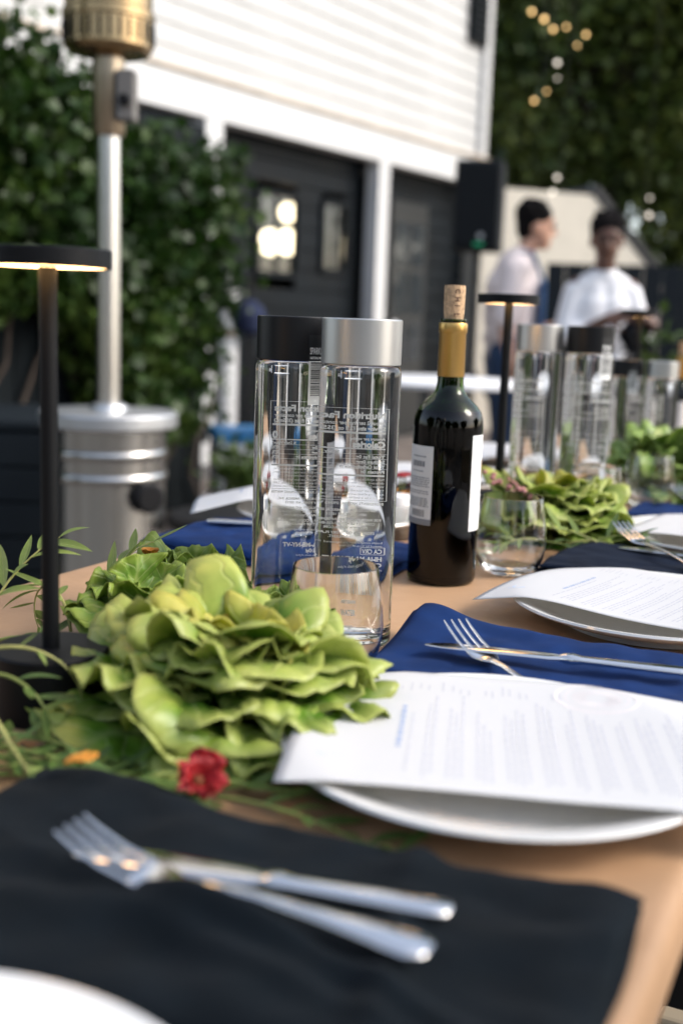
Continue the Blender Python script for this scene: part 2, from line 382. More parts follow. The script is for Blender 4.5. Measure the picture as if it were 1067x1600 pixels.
# ---------------------------------------------------------------- cream gable house behind the people
gh = thing('garden_house', 'small cream gabled house behind the two people', 'house', (2.35, 11.5, 0), R(22))
q = MB()
q.add([(-1.2, 0, 0), (.95, 0, 0), (.95, 0, 1.42), (.0, 0, 2.30), (-1.2, 0, 2.30), (-1.2, 1, 0), (.95, 1, 0), (.95, 1, 1.42), (.0, 1, 2.30), (-1.2, 1, 2.30)],
      [(0, 1, 2, 3, 4), (9, 8, 7, 6, 5), (0, 5, 6, 1), (1, 6, 7, 2), (2, 7, 8, 3), (3, 8, 9, 4), (4, 9, 5, 0)])
q.build('wall', mat('cream_stucco', (.60, .55, .46), .8, var=.08, vscale=3, bump=.3, bscale=80), gh, smooth=False)
q = MB(); q.box((.51, .52, 1.91), (1.36, 1.1, .06), ry=math.atan2(.88, .95)); q.build('roof', mat('dark_roof', (.05, .05, .05), .8, var=.2), gh, smooth=False)

# ---------------------------------------------------------------- dark board fences
M_fence = mat('fence_black', (.006, .009, .011), .7, spec=.15, var=.4, vscale=6, bump=.2, stretch=(1, 1, .1))
M_fence2 = mat('fence_grey', (.011, .015, .019), .65, spec=.15, var=.25, vscale=5, bump=.2, stretch=(1, 1, .1))
def fence(label, p0, p1, h, bw, m):
    p0 = Vector(p0); p1 = Vector(p1); L = (p1-p0).length; a = math.atan2((p1-p0).y, (p1-p0).x)
    t = thing('board_fence', label, 'fence', (p0.x, p0.y, 0), a)
    n = int(L/bw); me = MB().box((0, 0, h/2), (bw-.006, .02, h)).mesh('board', m, smooth=False)
    for k in range(n): link('board', me, t, ((k+.5)*bw, rnd.uniform(-.002, .002), .02))
    MB().box((L/2, .03, h*.85), (L, .035, .08)).build('rail', m, t, smooth=False)
    MB().box((L/2, .03, h*.2), (L, .035, .08)).build('rail', m, t, smooth=False)
    return t
fence('black board fence behind the steel heater, under the climbing vine', (-2.9, 2.75), (-.72, 6.1), 1.95, .14, M_fence)
fence('dark grey board fence behind the man in white, at the right edge', (1.55, 9.2), (4.6, 8.9), 1.5, .15, M_fence2)

# ---------------------------------------------------------------- foliage
def leaf_cloud(centers, size, rg, up_bias=0.3, aspect=.45):
    N = len(centers); C = np.asarray(centers, dtype=np.float64)
    d = rg.normal(size=(N, 3)); d[:, 2] -= up_bias; d /= np.linalg.norm(d, axis=1)[:, None]
    h = rg.normal(size=(N, 3)); h[:, 2] += .9; s = np.cross(d, h); s /= np.linalg.norm(s, axis=1)[:, None]; n = np.cross(s, d)
    sz = (size*rg.uniform(.35, 1.5, N))[:, None]
    v = np.empty((N, 4, 3)); v[:, 0] = C; v[:, 2] = C + d*sz
    v[:, 1] = C + d*sz*.48 + s*sz*aspect + n*sz*.14; v[:, 3] = C + d*sz*.48 - s*sz*aspect + n*sz*.14
    i = np.arange(N)*4
    f = np.empty((N, 2, 3), dtype=np.int64); f[:, 0] = np.stack([i, i+2, i+1], 1); f[:, 1] = np.stack([i, i+3, i+2], 1)
    return v.reshape(-1, 3), f.reshape(-1, 3)
def np_mesh(name, v, f, m):
    me = bpy.data.meshes.new(name); nv = len(v); nf = len(f)
    me.vertices.add(nv); me.vertices.foreach_set('co', v.astype(np.float32).ravel())
    me.loops.add(nf*3); me.loops.foreach_set('vertex_index', f.astype(np.int32).ravel())
    me.polygons.add(nf); me.polygons.foreach_set('loop_start', np.arange(0, nf*3, 3, dtype=np.int32))
    me.materials.append(m); me.update(calc_edges=True); me.validate(); return me

ML_tree = leafmat('tree_leaf', ((.030, .055, .010), (.065, .095, .016), (.13, .15, .03)), .3, .45, uvveins=False)
ML_vine = leafmat('vine_leaf', ((.008, .024, .004), (.022, .054, .008), (.065, .105, .018)), .3, .45, uvveins=False)
ML_bush = leafmat('bush_leaf', ((.03, .06, .012), (.06, .10, .02), (.11, .15, .04)), .3, .45, uvveins=False)
M_bark = mat('bark', (.06, .045, .035), .9, var=.4, vscale=12, bump=.8, bscale=25, stretch=(1, 1, .2))

def tree(label, x, y, H, crown_c, crown_r, nclump, per, size, seed, group=None, m=ML_tree, fill=.55):
    rg = np.random.default_rng(seed); rr = random.Random(seed)
    t = thing('leafy_tree', label, 'tree', (x, y, 0), 0, group)
    tk = MB(); top = Vector(crown_c)
    tk.tube([(0, 0, 0), (.05, .02, H*.25), (top.x*.3, top.y*.3, H*.5), (top.x*.8, top.y*.8, top.z)], [.16, .13, .1, .05], 10)
    cl = []
    for k in range(nclump):
        d = rg.normal(size=3); d /= np.linalg.norm(d); r = rg.uniform(fill, 1.0)
        c = np.array(crown_c) + d*np.array(crown_r)*r; cl.append(c)
        if k % 5 == 0:
            mid = (np.array((top.x*.4, top.y*.4, H*.5))*.5 + c*.5) + rg.normal(size=3)*.1
            tk.tube([(top.x*.4, top.y*.4, H*.5), tuple(mid), tuple(c)], [.06, .04, .012], 6)
    tk.build('trunk', M_bark, t)
    pts = np.concatenate([c + rg.normal(size=(per, 3))*np.array((.3, .3, .22))*rg.uniform(.7, 1.3) for c in cl])
    v, f = leaf_cloud(pts, size, rg); link('crown', np_mesh('crown', v, f, m), t)
    return t
tree('big dark tree over the cream gable, right behind the house corner', 2.95, 13.6, 5.4, (.1, -.2, 4.45), (1.95, .9, 2.0), 130, 190, .10, 3, 'trees behind the patio')
tree('dark tree at the right edge, hanging down to the grey fence', 4.75, 13.0, 4.8, (-.2, 0, 3.2), (1.5, 1.1, 2.5), 130, 190, .11, 4, 'trees behind the patio')
tree('tall dark tree behind the two others, filling the top right', 3.9, 15.5, 7.5, (0, 0, 5.6), (3.6, 1.5, 2.8), 200, 170, .14, 5, 'trees behind the patio')
tree('dense tree far behind the white house wall end', 1.9, 16.5, 6.5, (0, 0, 5.0), (2.2, 1.5, 2.8), 120, 160, .14, 6, 'trees behind the patio')
# trees all round the garden, seen in the bottles and the steel only
for k, (x, y, H) in enumerate(((-5, -8, 4.2), (-1, -9.5, 4.4), (3.5, -9, 4.2), (8, -6, 4.2), (10, 3, 3.8), (-7.5, -2, 4.6))):
    tree('broad garden tree standing round the open side of the patio', x, y, H, (0, 0, H*.58), (2.2, 1.8, H*.36), 60, 90, .24, 20+k, 'trees round the open side of the garden')

# climbing vine on the fence
rg = np.random.default_rng(11)
fd = Vector((2.18, 3.35)).normalized(); fn = Vector((fd.y, -fd.x))
pts = []
p_end = Vector((-.72, 6.1))
tries = 0
while len(pts) < 24000 and tries < 260000:
    tries += 1
    s = rg.uniform(.0, 3.9); z = rg.uniform(.25, 2.75); o = abs(rg.normal())*.16
    # right outline and lower outline of the growth
    right = .30 - .18*math.sin((z-.75)*2.2) + .1*noise.noise((z*2.3, 3.1, 0))
    if z > 1.95: right = .42 + (z-1.95)*1.3
    if s < right: continue
    low = .35 if s < .75 else min(1.1, .35+(s-.75)*1.1)
    low += .3*noise.noise((s*2.2, 7.7, 0))
    top = 1.86 + .30*min(1, max(0, (s-.9)/.6)) + .12*noise.noise((s*1.9, 1.3, 2)) + min(.1, s*.03)
    if z < low or z > top: continue
    dens = noise.noise((s*3.0, z*3.0, 5.0))*.5+.55
    if rg.uniform() > dens**1.4: continue
    p = p_end - fd*s + fn*(.05+o)
    pts.append((p.x, p.y, z))
vt = thing('climbing_vine', 'leafy green vine climbing over the black fence behind the heater', 'vine', (0, 0, 0))
v, f = leaf_cloud(np.array(pts), .058, rg, .5, .5); link('foliage', np_mesh('foliage', v, f, ML_vine), vt)
st = MB()
for k in range(12):
    s = .1+k*.28; z = 0; P = []
    for j in range(9):
        p = p_end - fd*(s+.12*math.sin(j*1.3+k)) + fn*.05; P.append((p.x, p.y, j*.2))
    st.tube(P, [.014-.001*j for j in range(9)], 6)
st.build('stem', M_bark, vt)
# overhanging branch top left
tree('tree at the far left, its leaves against the white wall', -3.9, 6.6, 4.2, (.4, .1, 3.25), (.9, .7, .75), 30, 90, .08, 31, 'trees behind the patio', ML_vine)

# ================================================================== PATIO FURNITURE AND PEOPLE
M_steel = mat('brushed_steel', (.50, .49, .47), .24, 1.0, var=.12, vscale=14, rvar=.3, stretch=(1, 1, .05))
M_steel_lid = mat('pale_steel', (.58, .59, .60), .45, 1.0, var=.06, vscale=8, rvar=.2)
M_rubber = mat('black_rubber', (.007, .007, .008), .65, spec=.25)
ht = thing('patio_heater', 'tall steel patio heater with a round lidded base, left of the tables', 'heater', (-.664, 3.2, 0))
MB().lathe([(.0, .0), (.165, .0), (.165, .03), (.160, .05), (.160, .715), (0, .715)], 64).build('base_cover', M_steel, ht, angle=35)
for z in (.58, .645):
    MB().lathe([(.160, z-.014), (.166, z-.010), (.166, z+.010), (.160, z+.014)], 64).build('band', M_steel, ht, angle=60)
MB().lathe([(0, .716), (.188, .716), (.193, .722), (.193, .752), (.188, .758), (.06, .763), (.0, .763)], 64).build('lid', M_steel_lid, ht, angle=35)
MB().lathe([(.055, .762), (.05, .775), (.036, .782)], 32).build('collar', M_steel_lid, ht)
MB().tube([(0, 0, .77), (0, 0, 1.53)], .031, 32).build('pole', mat('pole_steel', (.74, .71, .66), .30, 1.0, rvar=.3, vscale=8, stretch=(1, 1, .1)), ht)
MB().lathe([(0, 1.50), (.040, 1.50), (.044, 1.51), (.044, 1.70), (0, 1.70)], 32).build('pole_sleeve', mat('warm_steel', (.45, .36, .26), .30, 1.0), ht, angle=35)
MB().box((.055, -.03, 1.60), (.05, .06, .13)).build('control_box', mat('grey_plastic', (.16, .15, .14), .5), ht, smooth=False, bevel=.006)
MB().lathe([(0, 0), (.016, 0), (.014, .02), (0, .02)], 20).build('knob', M_rubber, ht, (.055, -.062, 1.585)).rotation_euler = (R(90), 0, 0)
MB().lathe([(.05, 1.70), (.105, 1.712), (.118, 1.725), (.118, 1.79), (.122, 1.795), (.122, 1.815), (.116, 1.82), (.116, 1.90), (.12, 1.905), (.12, 1.93), (0, 1.93)], 48).build('burner_head', mat('burner_steel', (.42, .29, .15), .25, 1.0, rvar=.4), ht, angle=30)
sc = MB()
for k in range(28):
    a = 2*PI*k/28; sc.tube([(.119*math.cos(a), .119*math.sin(a), 1.735), (.119*math.cos(a), .119*math.sin(a), 1.785)], .004, 6)
sc.build('burner_slots', M_rubber, ht)
MB().tube([(0, 0, 1.92), (0, 0, 2.06)], .05, 24).build('emitter', M_steel, ht)
MB().lathe([(.06, 2.13), (.2, 2.105), (.34, 2.03), (.40, 1.985), (.402, 1.98), (.39, 1.984), (.2, 2.07), (.06, 2.105)], 64).build('reflector', mat('reflector_metal', (.32, .34, .30), .35, 1.0), ht)
wl_ = MB().lathe([(0, -.02), (.034, -.02), (.042, -.012), (.042, .012), (.034, .02), (.0, .02)], 32).build('wheel', M_rubber, ht, (.135, -.13, .535)); wl_.rotation_euler = (R(90), 0, R(35))

bx = thing('storage_box', 'low black slatted box with a raised back, left of the heater', 'storage box', (-1.45, 3.75, 0), R(4))
for k in range(6):
    MB().box((.25, -.3, .055+k*.11), (1.15, .03, .104)).build('slat', M_fence2, bx, smooth=False, bevel=.004)
MB().box((.25, 0, .68), (1.2, .64, .03)).build('lid', M_fence2, bx, smooth=False, bevel=.006)
MB().box((.25, .02, .33), (1.1, .56, .65)).build('body', M_fence, bx, smooth=False)
MB().box((-.05, -.14, .82), (.66, .06, .26)).build('back', M_fence2, bx, smooth=False, bevel=.01)

# speaker on a stand
sp = thing('loudspeaker', 'black loudspeaker raised on a pole in front of the white house corner', 'speaker', (.79, 7.4, 0), -R(12))
MB().box((0, .12, 1.765), (.30, .28, .56)).build('cabinet', mat('speaker_black', (.007, .009, .011), .6, spec=.25, bump=.3, bscale=300), sp, smooth=False, bevel=.02)
MB().box((0, -.026, 1.765), (.26, .014, .50)).build('grille', mat('grille_black', (.008, .010, .012), .8, spec=.15, bump=.8, bscale=500), sp, smooth=False, bevel=.005)
MB().lathe([(0, 0), (.018, 0), (.018, .004), (0, .004)], 20).build('badge', mat('badge_grey', (.35, .36, .37), .4), sp, (.03, -.034, 1.575)).rotation_euler = (R(90), 0, 0)
MB().box((.02, -.036, 1.525), (.06, .004, .016)).build('status_light', mat('green_led', (.02, .25, .12), .4, emit=(.03, .7, .3), estr=.08), sp, smooth=False)
MB().tube([(0, .12, .5), (0, .12, 1.49)], .018, 12).build('pole', M_rubber, sp)
for k in range(3):
    a = 2*PI*k/3+.4
    MB().tube([(0, .12, .75), (.48*math.cos(a), .12+.48*math.sin(a), .015)], .013, 8).build('leg', M_rubber, sp)

# white round-edged table and chairs further back
M_cloth = mat('white_cloth', (.74, .75, .77), .85, var=.05, vscale=8)
wt = thing('white_table', 'round white table further back, behind the wine bottle', 'table', (.42, 5.35, 0))
MB().lathe([(0, .745), (.42, .745), (.43, .75), (.43, .765), (.42, .77), (0, .77)], 48).build('tabletop', M_cloth, wt, angle=40)
MB().tube([(0, 0, .03), (0, 0, .745)], .03, 16).build('leg', mat('white_metal', (.7, .7, .7), .4), wt)
MB().lathe([(0, 0), (.24, 0), (.24, .015), (.04, .035), (0, .035)], 32).build('foot', MATS['white_metal'], wt)
def bistro_chair(label, loc, rz, m, group=None):
    t = thing('garden_chair', label, 'chair', loc, rz, group)
    MB().box((0, 0, .45), (.42, .42, .03)).build('seat', m, t, smooth=False, bevel=.012)
    MB().box((0, .2, .72), (.40, .025, .24)).build('backrest', m, t, smooth=False, bevel=.012)
    for sx in (-1, 1):
        MB().tube([(sx*.19, .2, 0), (sx*.19, .19, .45), (sx*.19, .21, .86)], .014, 8).build('back_post', m, t)
        MB().tube([(sx*.19, -.19, 0), (sx*.18, -.18, .44)], .014, 8).build('leg', m, t)
    return t
M_wm = MATS['white_metal']
bistro_chair('black garden chair left of the round white table', (-.12, 5.2, 0), R(60), M_rubber)
stl = thing('garden_stool', 'low black stool behind the near bottles, close to the heater', 'stool', (-.34, 3.3, 0), R(20))
MB().lathe([(0, .42), (.16, .42), (.17, .43), (.17, .45), (.16, .46), (0, .465)], 32).build('seat', M_rubber, stl, angle=40)
for k in range(4): MB().tube([(.16*math.cos(k*PI/2), .16*math.sin(k*PI/2), 0), (.12*math.cos(k*PI/2), .12*math.sin(k*PI/2), .425)], .013, 8).build('leg', M_rubber, stl)
bistro_chair('black garden chair right of the round white table, beside the left man', (1.0, 5.3, 0), R(-80), M_rubber)
# cooler with blue lid, by the first post
co = thing('cooler_box', 'white cooler with a blue lid at the foot of the vine', 'cooler', (-.50, 5.55, 0), R(15))
MB().box((0, 0, .22), (.28, .30, .42)).build('body', mat('white_plastic', (.72, .73, .75), .45), co, smooth=False, bevel=.02)
MB().box((0, 0, .46), (.30, .32, .06)).build('lid', mat('blue_plastic', (.03, .22, .50), .4), co, smooth=False, bevel=.015)
MB().tube([(-.12, -.17, .36), (-.06, -.185, .30), (.06, -.185, .30), (.12, -.17, .36)], .012, 8).build('handle', M_wm, co)
ps = thing('rope_post', 'white rope post with a red band, beside the vine', 'post', (-.66, 6.3, 0))
MB().tube([(0, 0, .02), (0, 0, 1.28)], .062, 20).build('shaft', M_wm, ps)
MB().lathe([(.0625, 0), (.064, .002), (.064, .035), (.0625, .037)], 20, c=(0, 0, .92)).build('band', mat('red_band', (.5, .06, .05), .5), ps)
MB().lathe([(0, 0), (.15, 0), (.15, .02), (0, .03)], 24).build('foot', M_wm, ps)
# folded navy parasol next to it
pp = thing('closed_parasol', 'closed navy parasol leaning by the garage door', 'parasol', (-.54, 6.3, 0))
MB().tube([(0, 0, 0), (0, 0, 1.25)], .016, 10).build('pole', M_rubber, pp)
q = MB(); q.lathe([(.03, .92), (.085, .95), (.10, 1.02), (.075, 1.08), (.02, 1.12)], 16); q.build('canopy', mat('navy_canvas', (.010, .017, .05), .9), pp)

def bush(label, x, y, r, h, n, seed, m, name='leafy_bush', flowers=0):
    rg = np.random.default_rng(seed); t = thing(name, label, 'plant', (x, y, 0))
    st = MB(); cs = []
    for k in range(14):
        a = rg.uniform(0, 2*PI); q = r*rg.uniform(.2, .9); zz = h*rg.uniform(.5, .95)
        st.tube([(0, 0, 0), (q*.4*math.cos(a), q*.4*math.sin(a), zz*.6), (q*math.cos(a), q*math.sin(a), zz)], [.012, .009, .004], 6); cs.append((q*math.cos(a), q*math.sin(a), zz))
    st.build('stem', M_bark, t)
    pts = np.concatenate([np.array(c)+rg.normal(size=(n, 3))*np.array((r*.28, r*.28, h*.12)) for c in cs])
    pts[:, 2] = np.maximum(pts[:, 2], .05)
    v, f = leaf_cloud(pts, .05, rg, -.2, .3); link('foliage', np_mesh('foliage', v, f, m), t)
    for k in range(flowers):
        q = MB(); c = cs[k]; q.ball((c[0], c[1]-.08, c[2]+.08), .022, 10, 6, sc=(1, 1, .7)); q.build('flower', mat('orange_flower', (.55, .20, .04), .6), t)
    return t
bush('green bush with orange flowers behind the small bottles, right edge', 1.27, 4.1, .24, .93, 120, 41, ML_bush, flowers=5)
bush('low green plant on the ground behind the near bottles', -.36, 4.55, .16, .44, 60, 42, ML_bush)

# ---------------------------------------------------------------- people
def cap(mb, p0, r0, p1, r1, seg=14):
    p0, p1 = Vector(p0), Vector(p1); d = (p1-p0).normalized(); P = []; Rr = []
    for k in range(4):
        a = PI/2*k/4; P.append(p0 - d*r0*math.cos(a)); Rr.append(max(.001, r0*math.sin(a)))
    P += [p0, p1]; Rr += [r0, r1]
    for k in range(1, 5):
        a = PI/2*k/4; P.append(p1 + d*r1*math.sin(a)); Rr.append(max(.001, r1*math.cos(a)))
    mb.tube(P, Rr, seg)
def chain(mb, pts):
    for (p0, r0), (p1, r1) in zip(pts, pts[1:]): cap(mb, p0, r0, p1, r1)
def blob(mb, name, m, parent, vox=.012, smooth=6):
    o = mb.build(name, m, parent, angle=0)
    r = o.modifiers.new('remesh', 'REMESH'); r.mode = 'VOXEL'; r.voxel_size = vox; r.use_smooth_shade = True
    s = o.modifiers.new('smooth', 'SMOOTH'); s.factor = .5; s.iterations = smooth
    return o
def rotz(v, a): c, s = math.cos(a), math.sin(a); return Vector((v[0]*c-v[1]*s, v[0]*s+v[1]*c, v[2]))
def hand(mb, w, d, pal, s=1.0):
    """palm and five fingers at wrist w along d, palm normal pal"""
    d = Vector(d).normalized(); pal = Vector(pal).normalized(); x = d.cross(pal).normalized(); w = Vector(w)
    c = w + d*.045*s
    for k in range(4):
        o = (k-1.5)*.021*s; cap(mb, w + x*o*.7 + d*.012*s, .014*s, w + d*.085*s + x*o, .0125*s, 10)
        L = (.062, .075, .07, .052)[k]*s; b = w + d*.088*s + x*o
        m = b + (d*.85+pal*.5).normalized()*L*.55; e = m + (d*.45+pal*.9).normalized()*L*.5
        cap(mb, b, .0095*s, m, .0088*s, 8); cap(mb, m, .0088*s, e, .0075*s, 8)
    t0 = w + d*.02*s - x*.03*s; t1 = t0 + (d*.7-x*.7+pal*.35).normalized()*.042*s; t2 = t1 + (d*.9-x*.1+pal*.5).normalized()*.03*s
    cap(mb, t0, .014*s, t1, .011*s, 8); cap(mb, t1, .011*s, t2, .009*s, 8)
def head(mb, c, face, tilt=0.0, s=1.0):
    """skull, jaw, nose, ears and brow; face = yaw angle of the nose direction"""
    c = Vector(c)
    def P(f, l, u): # forward, left, up
        v = Vector((f, l, u)); v = Matrix.Rotation(tilt, 3, 'Y') @ v
        return c + rotz(v*s, face)
    Mz = Matrix.Rotation(face, 3, 'Z') @ Matrix.Rotation(tilt, 3, 'Y')
    mb.ball(P(-.012, 0, .03), .1*s, 20, 14, sc=(.98, .78, .96), M=Mz)
    mb.ball(P(.028, 0, -.035), .075*s, 18, 12, sc=(.82, .80, 1.08), M=Mz)
    cap(mb, P(.035, .0, -.085), .032*s, P(.062, 0, -.092), .024*s)
    cap(mb, P(.088, 0, .012), .009*s, P(.106, 0, -.024), .014*s, 10)
    cap(mb, P(.08, .034, .03), .011*s, P(.08, -.034, .03), .011*s, 10)
    cap(mb, P(.083, .018, -.058), .009*s, P(.083, -.018, -.058), .009*s, 8)
    for l in (1, -1): mb.ball(P(-.005, l*.078, -.012), .03*s, 10, 8, sc=(.6, .35, 1.0), M=Mz)
    return P, Mz
def face_bits(P, Mz, parent, s, hair_m, seed, flat=0.0):
    for l in (1, -1):
        MB().ball(P(.083, l*.03, .008), .0125*s, 12, 8).build('eye', mat('eye', (.03, .02, .018), .15), parent)
        MB().tube([P(.086, l*.05, .026), P(.093, l*.032, .034), P(.09, l*.014, .028)], .004*s, 6).build('eyebrow', hair_m, parent)
    h = MB()
    rr = random.Random(seed)
    h.ball(P(-.022, 0, .052), .104*s, 22, 16, sc=(.98, .84, .86), M=Mz)
    h.ball(P(-.055, 0, .0), .08*s, 16, 12, sc=(.7, .92, 1.0), M=Mz)
    for k in range(60):
        a = rr.uniform(.6, 5.6); e = rr.uniform(.2, 1.1)
        h.ball(P(-.022+.092*math.cos(a)*math.cos(e), .082*math.sin(a)*math.cos(e), .055+.088*math.sin(e)), rr.uniform(.012, .024)*s, 8, 6)
    blob(h, 'hair', hair_m, parent, .007, 3)

M_skinA = mat('light_skin', (.50, .28, .19), .5, sss=.15)
M_skinB = mat('dark_skin', (.12, .058, .038), .45, sss=.1)
M_hair = mat('black_hair', (.006, .005, .005), .85, spec=.1, bump=.8, bscale=200)
# left man, seen in profile, leaning towards the other
pa = thing('person', 'man in a pale shirt and blue denim apron, in profile facing right', 'person', (.90, 6.3, 0))
b = MB()
chain(b, [((0, 0, .90), .125), ((.0, 0, 1.05), .118), ((.0, 0, 1.22), .13), ((.01, 0, 1.33), .10)])
cap(b, (-.03, .15, 1.33), .055, (-.01, -.15, 1.33), .055)
cap(b, (.02, 0, 1.36), .055, (.06, 0, 1.47), .05)
PA, MA = head(b, (.095, 0, 1.555), 0.0, .08)
chain(b, [((-.04, -.17, 1.31), .052), ((-.075, -.21, 1.06), .042), ((-.06, -.20, .97), .038), ((-.03, -.22, .83), .028)])
hand(b, (-.03, -.22, .83), (.12, 0, -1), (.6, .5, 0))
chain(b, [((-.0, .17, 1.31), .052), ((.05, .22, 1.06), .042), ((.14, .20, 1.0), .036), ((.27, .13, 1.03), .028)])
hand(b, (.27, .13, 1.03), (1, -.2, .1), (0, -.3, -1))
for y in (-.09, .09): chain(b, [((-.01, y, .88), .095), ((.01, y*1.1, .48), .06), ((-.01, y*1.1, .08), .042)]); cap(b, (-.02, y*1.1, .045), .042, (.14, y*1.2, .035), .034)
blob(b, 'body', M_skinA, pa, .0085, 3)
face_bits(PA, MA, pa, 1.0, M_hair, 1)
b = MB()
chain(b, [((-.005, 0, .90), .145), ((-.01, 0, 1.05), .142), ((-.012, 0, 1.22), .152), ((.0, 0, 1.33), .115)])
cap(b, (-.03, .165, 1.325), .072, (-.015, -.165, 1.325), .072); cap(b, (0, 0, 1.36), .075, (.03, 0, 1.40), .064)
cap(b, (-.04, -.175, 1.31), .072, (-.075, -.215, 1.07), .066); cap(b, (0, .175, 1.31), .07, (.05, .222, 1.07), .064)
rr = random.Random(5)
for k in range(16): cap(b, (-.09+rr.uniform(-.02, .03), rr.uniform(-.12, .12), rr.uniform(.95, 1.25)), .05, (-.1, rr.uniform(-.12, .12), rr.uniform(.95, 1.25)), .055)
blob(b, 'shirt', mat('pale_shirt', (.66, .58, .57), .85, bump=.4, bscale=50), pa, .011, 5)
M_denim = mat('denim', (.035, .085, .19), .85, var=.2, vscale=25, bump=.3, bscale=300)
b = MB()
b.box((.135, 0, 1.02), (.03, .26, .5)); b.box((.12, 0, .66), (.05, .36, .42)); cap(b, (.02, 0, .88), .15, (.02, 0, .80), .155)
blob(b, 'apron', M_denim, pa, .012, 8)
for y in (-.09, .09): MB().tube([(.14, y, 1.26), (.07, y*.8, 1.42), (-.04, y*.7, 1.40)], .012, 8).build('apron_strap', M_denim, pa)
b = MB()
for y in (-.095, .095): chain(b, [((-.02, y, .86), .125), ((0, y*1.1, .48), .085), ((-.01, y*1.1, .10), .07)])
blob(b, 'trousers', mat('navy_trousers', (.02, .045, .10), .85), pa, .014, 5)
for y in (-.099, .099): q = MB(); cap(q, (-.02, y, .05), .05, (.15, y*1.1, .04), .043); q.build('shoe', M_rubber, pa)

# right man, white sweatshirt, looking down at what he holds
pb = thing('person', 'man in a white sweatshirt holding a black cloth, facing the tables', 'person', (1.31, 6.0, 0))
b = MB()
chain(b, [((0, 0, .84), .10), ((0, 0, 1.0), .09), ((0, 0, 1.14), .09), ((0, 0, 1.22), .075)])
cap(b, (-.13, .0, 1.24), .05, (.13, 0, 1.24), .05); cap(b, (0, -.0, 1.27), .056, (-.005, -.03, 1.38), .052)
PB, MBm = head(b, (-.008, -.045, 1.475), -PI/2-.12, .16)
chain(b, [((-.15, 0, 1.22), .048), ((-.19, -.03, 1.0), .042), ((-.14, -.12, .99), .037), ((-.02, -.24, 1.075), .028)])
hand(b, (-.02, -.24, 1.075), (1, -.5, .3), (.2, .6, -.5))
chain(b, [((.145, 0, 1.22), .048), ((.19, -.03, 1.03), .042), ((.195, -.10, 1.0), .037), ((.20, -.27, 1.065), .028)])
hand(b, (.20, -.27, 1.065), (-.2, -1, .25), (-.7, .1, -.3))
for x in (-.09, .09): chain(b, [((x, 0, .80), .095), ((x*1.1, -.01, .44), .06), ((x*1.1, 0, .08), .042)]); cap(b, (x*1.1, .02, .045), .042, (x*1.25, -.15, .035), .034)
blob(b, 'body', M_skinB, pb, .0085, 3)
face_bits(PB, MBm, pb, 1.0, M_hair, 2)
b = MB()
for x in (-.045, .045): chain(b, [((x, 0, .84), .115), ((x, 0, 1.0), .112), ((x, 0, 1.13), .112), ((x*.9, 0, 1.21), .085)])
cap(b, (-.125, 0, 1.222), .062, (-.03, 0, 1.265), .07); cap(b, (.12, 0, 1.222), .062, (.03, 0, 1.265), .07); cap(b, (0, 0, 1.27), .072, (0, -.01, 1.31), .062)
cap(b, (-.145, 0, 1.21), .062, (-.195, -.03, 1.0), .058); cap(b, (-.195, -.03, 1.0), .058, (-.13, -.13, 1.0), .05)
cap(b, (.14, 0, 1.21), .062, (.195, -.03, 1.04), .058); cap(b, (.195, -.03, 1.03), .055, (.197, -.11, 1.005), .05)
for x in (-.08, .0, .08): cap(b, (x*.8, -.06, .84), .075, (x*1.1, -.09, .76), .075)
blob(b, 'sweatshirt', mat('white_sweatshirt', (.78, .78, .80), .9, bump=.4, bscale=40), pb, .011, 5)
b = MB()
for x in (-.095, .095): chain(b, [((x, 0, .82), .125), ((x*1.1, -.01, .44), .085), ((x*1.1, 0, .10), .07)])
blob(b, 'trousers', mat('black_trousers', (.012, .013, .016), .85), pb, .014, 5)
for x in (-.099, .099): q = MB(); cap(q, (x, .02, .05), .05, (x*1.1, -.15, .04), .043); q.build('shoe', M_rubber, pb)
bc = MB()
def clothf(a, v): return (1.36+.14*a+.02*math.sin(v*9), 5.71+.03*math.sin(a*11)+.03*v, 1.11-.20*v+.02*math.sin(a*7)-.05*a*v)
bc.grid(16, 16, clothf)
tag(bc.build('black_cloth', mat('black_fabric', (.01, .011, .014), .8), solid=.006), 'black folded cloth held in the hands of the man in white', 'cloth')

# ================================================================== THE TABLE
U0, U1, V0, V1 = -.818, -.080, -.45, 3.15
tb = thing('dining_table', 'long dining table covered with brown kraft paper', 'table', uvw(0, 0, 0), TAB)
M_wood = mat('table_wood', (.22, .13, .07), .55, var=.3, vscale=9, stretch=(1, .08, 1))
MB().box(((U0+U1)/2, (V0+V1)/2, .730), (U1-U0-.008, V1-V0-.01, .034)).build('tabletop', M_wood, tb, smooth=False, bevel=.003)
for u in (U0+.09, U1-.12):
    for v in (V0+.2, 1.6, V1-.15):
        MB().box((u, v, .356), (.05, .05, .712)).build('leg', M_rubber, tb, smooth=False, bevel=.004)
M_kraft = mat('kraft_paper', (.385, .232, .128), .55, var=.22, vscale=6, bump=.9, bscale=26, spec=.4, detail=9)
kp = MB(); kp_uv = []
prof = [(U0-.006, .712), (U0-.006, .735), (U0-.003, .747), (U0+.004, .7496)] + [(U0+.01+(U1-U0-.02)*k/26, .75) for k in range(27)] + [(U1-.004, .7496), (U1+.003, .747), (U1+.006, .735), (U1+.006, .712)]
NV = 130; vs = []; fs = []
for j in range(NV+1):
    v = V0-.004+(V1-V0+.008)*j/NV
    for i, (u, z) in enumerate(prof):
        inside = 3 < i < len(prof)-4
        z2 = z - ((.0014*abs(noise.noise((u*9, v*6, 2.0))) + .0012*max(0, .12-abs(noise.noise((u*4+3, v*4, 9.0))))*8) if inside else 0)
        u2 = u + (0 if inside else .002*noise.noise((v*5, z*8, 1)))
        vs.append((u2, v, z2))
n = len(prof)
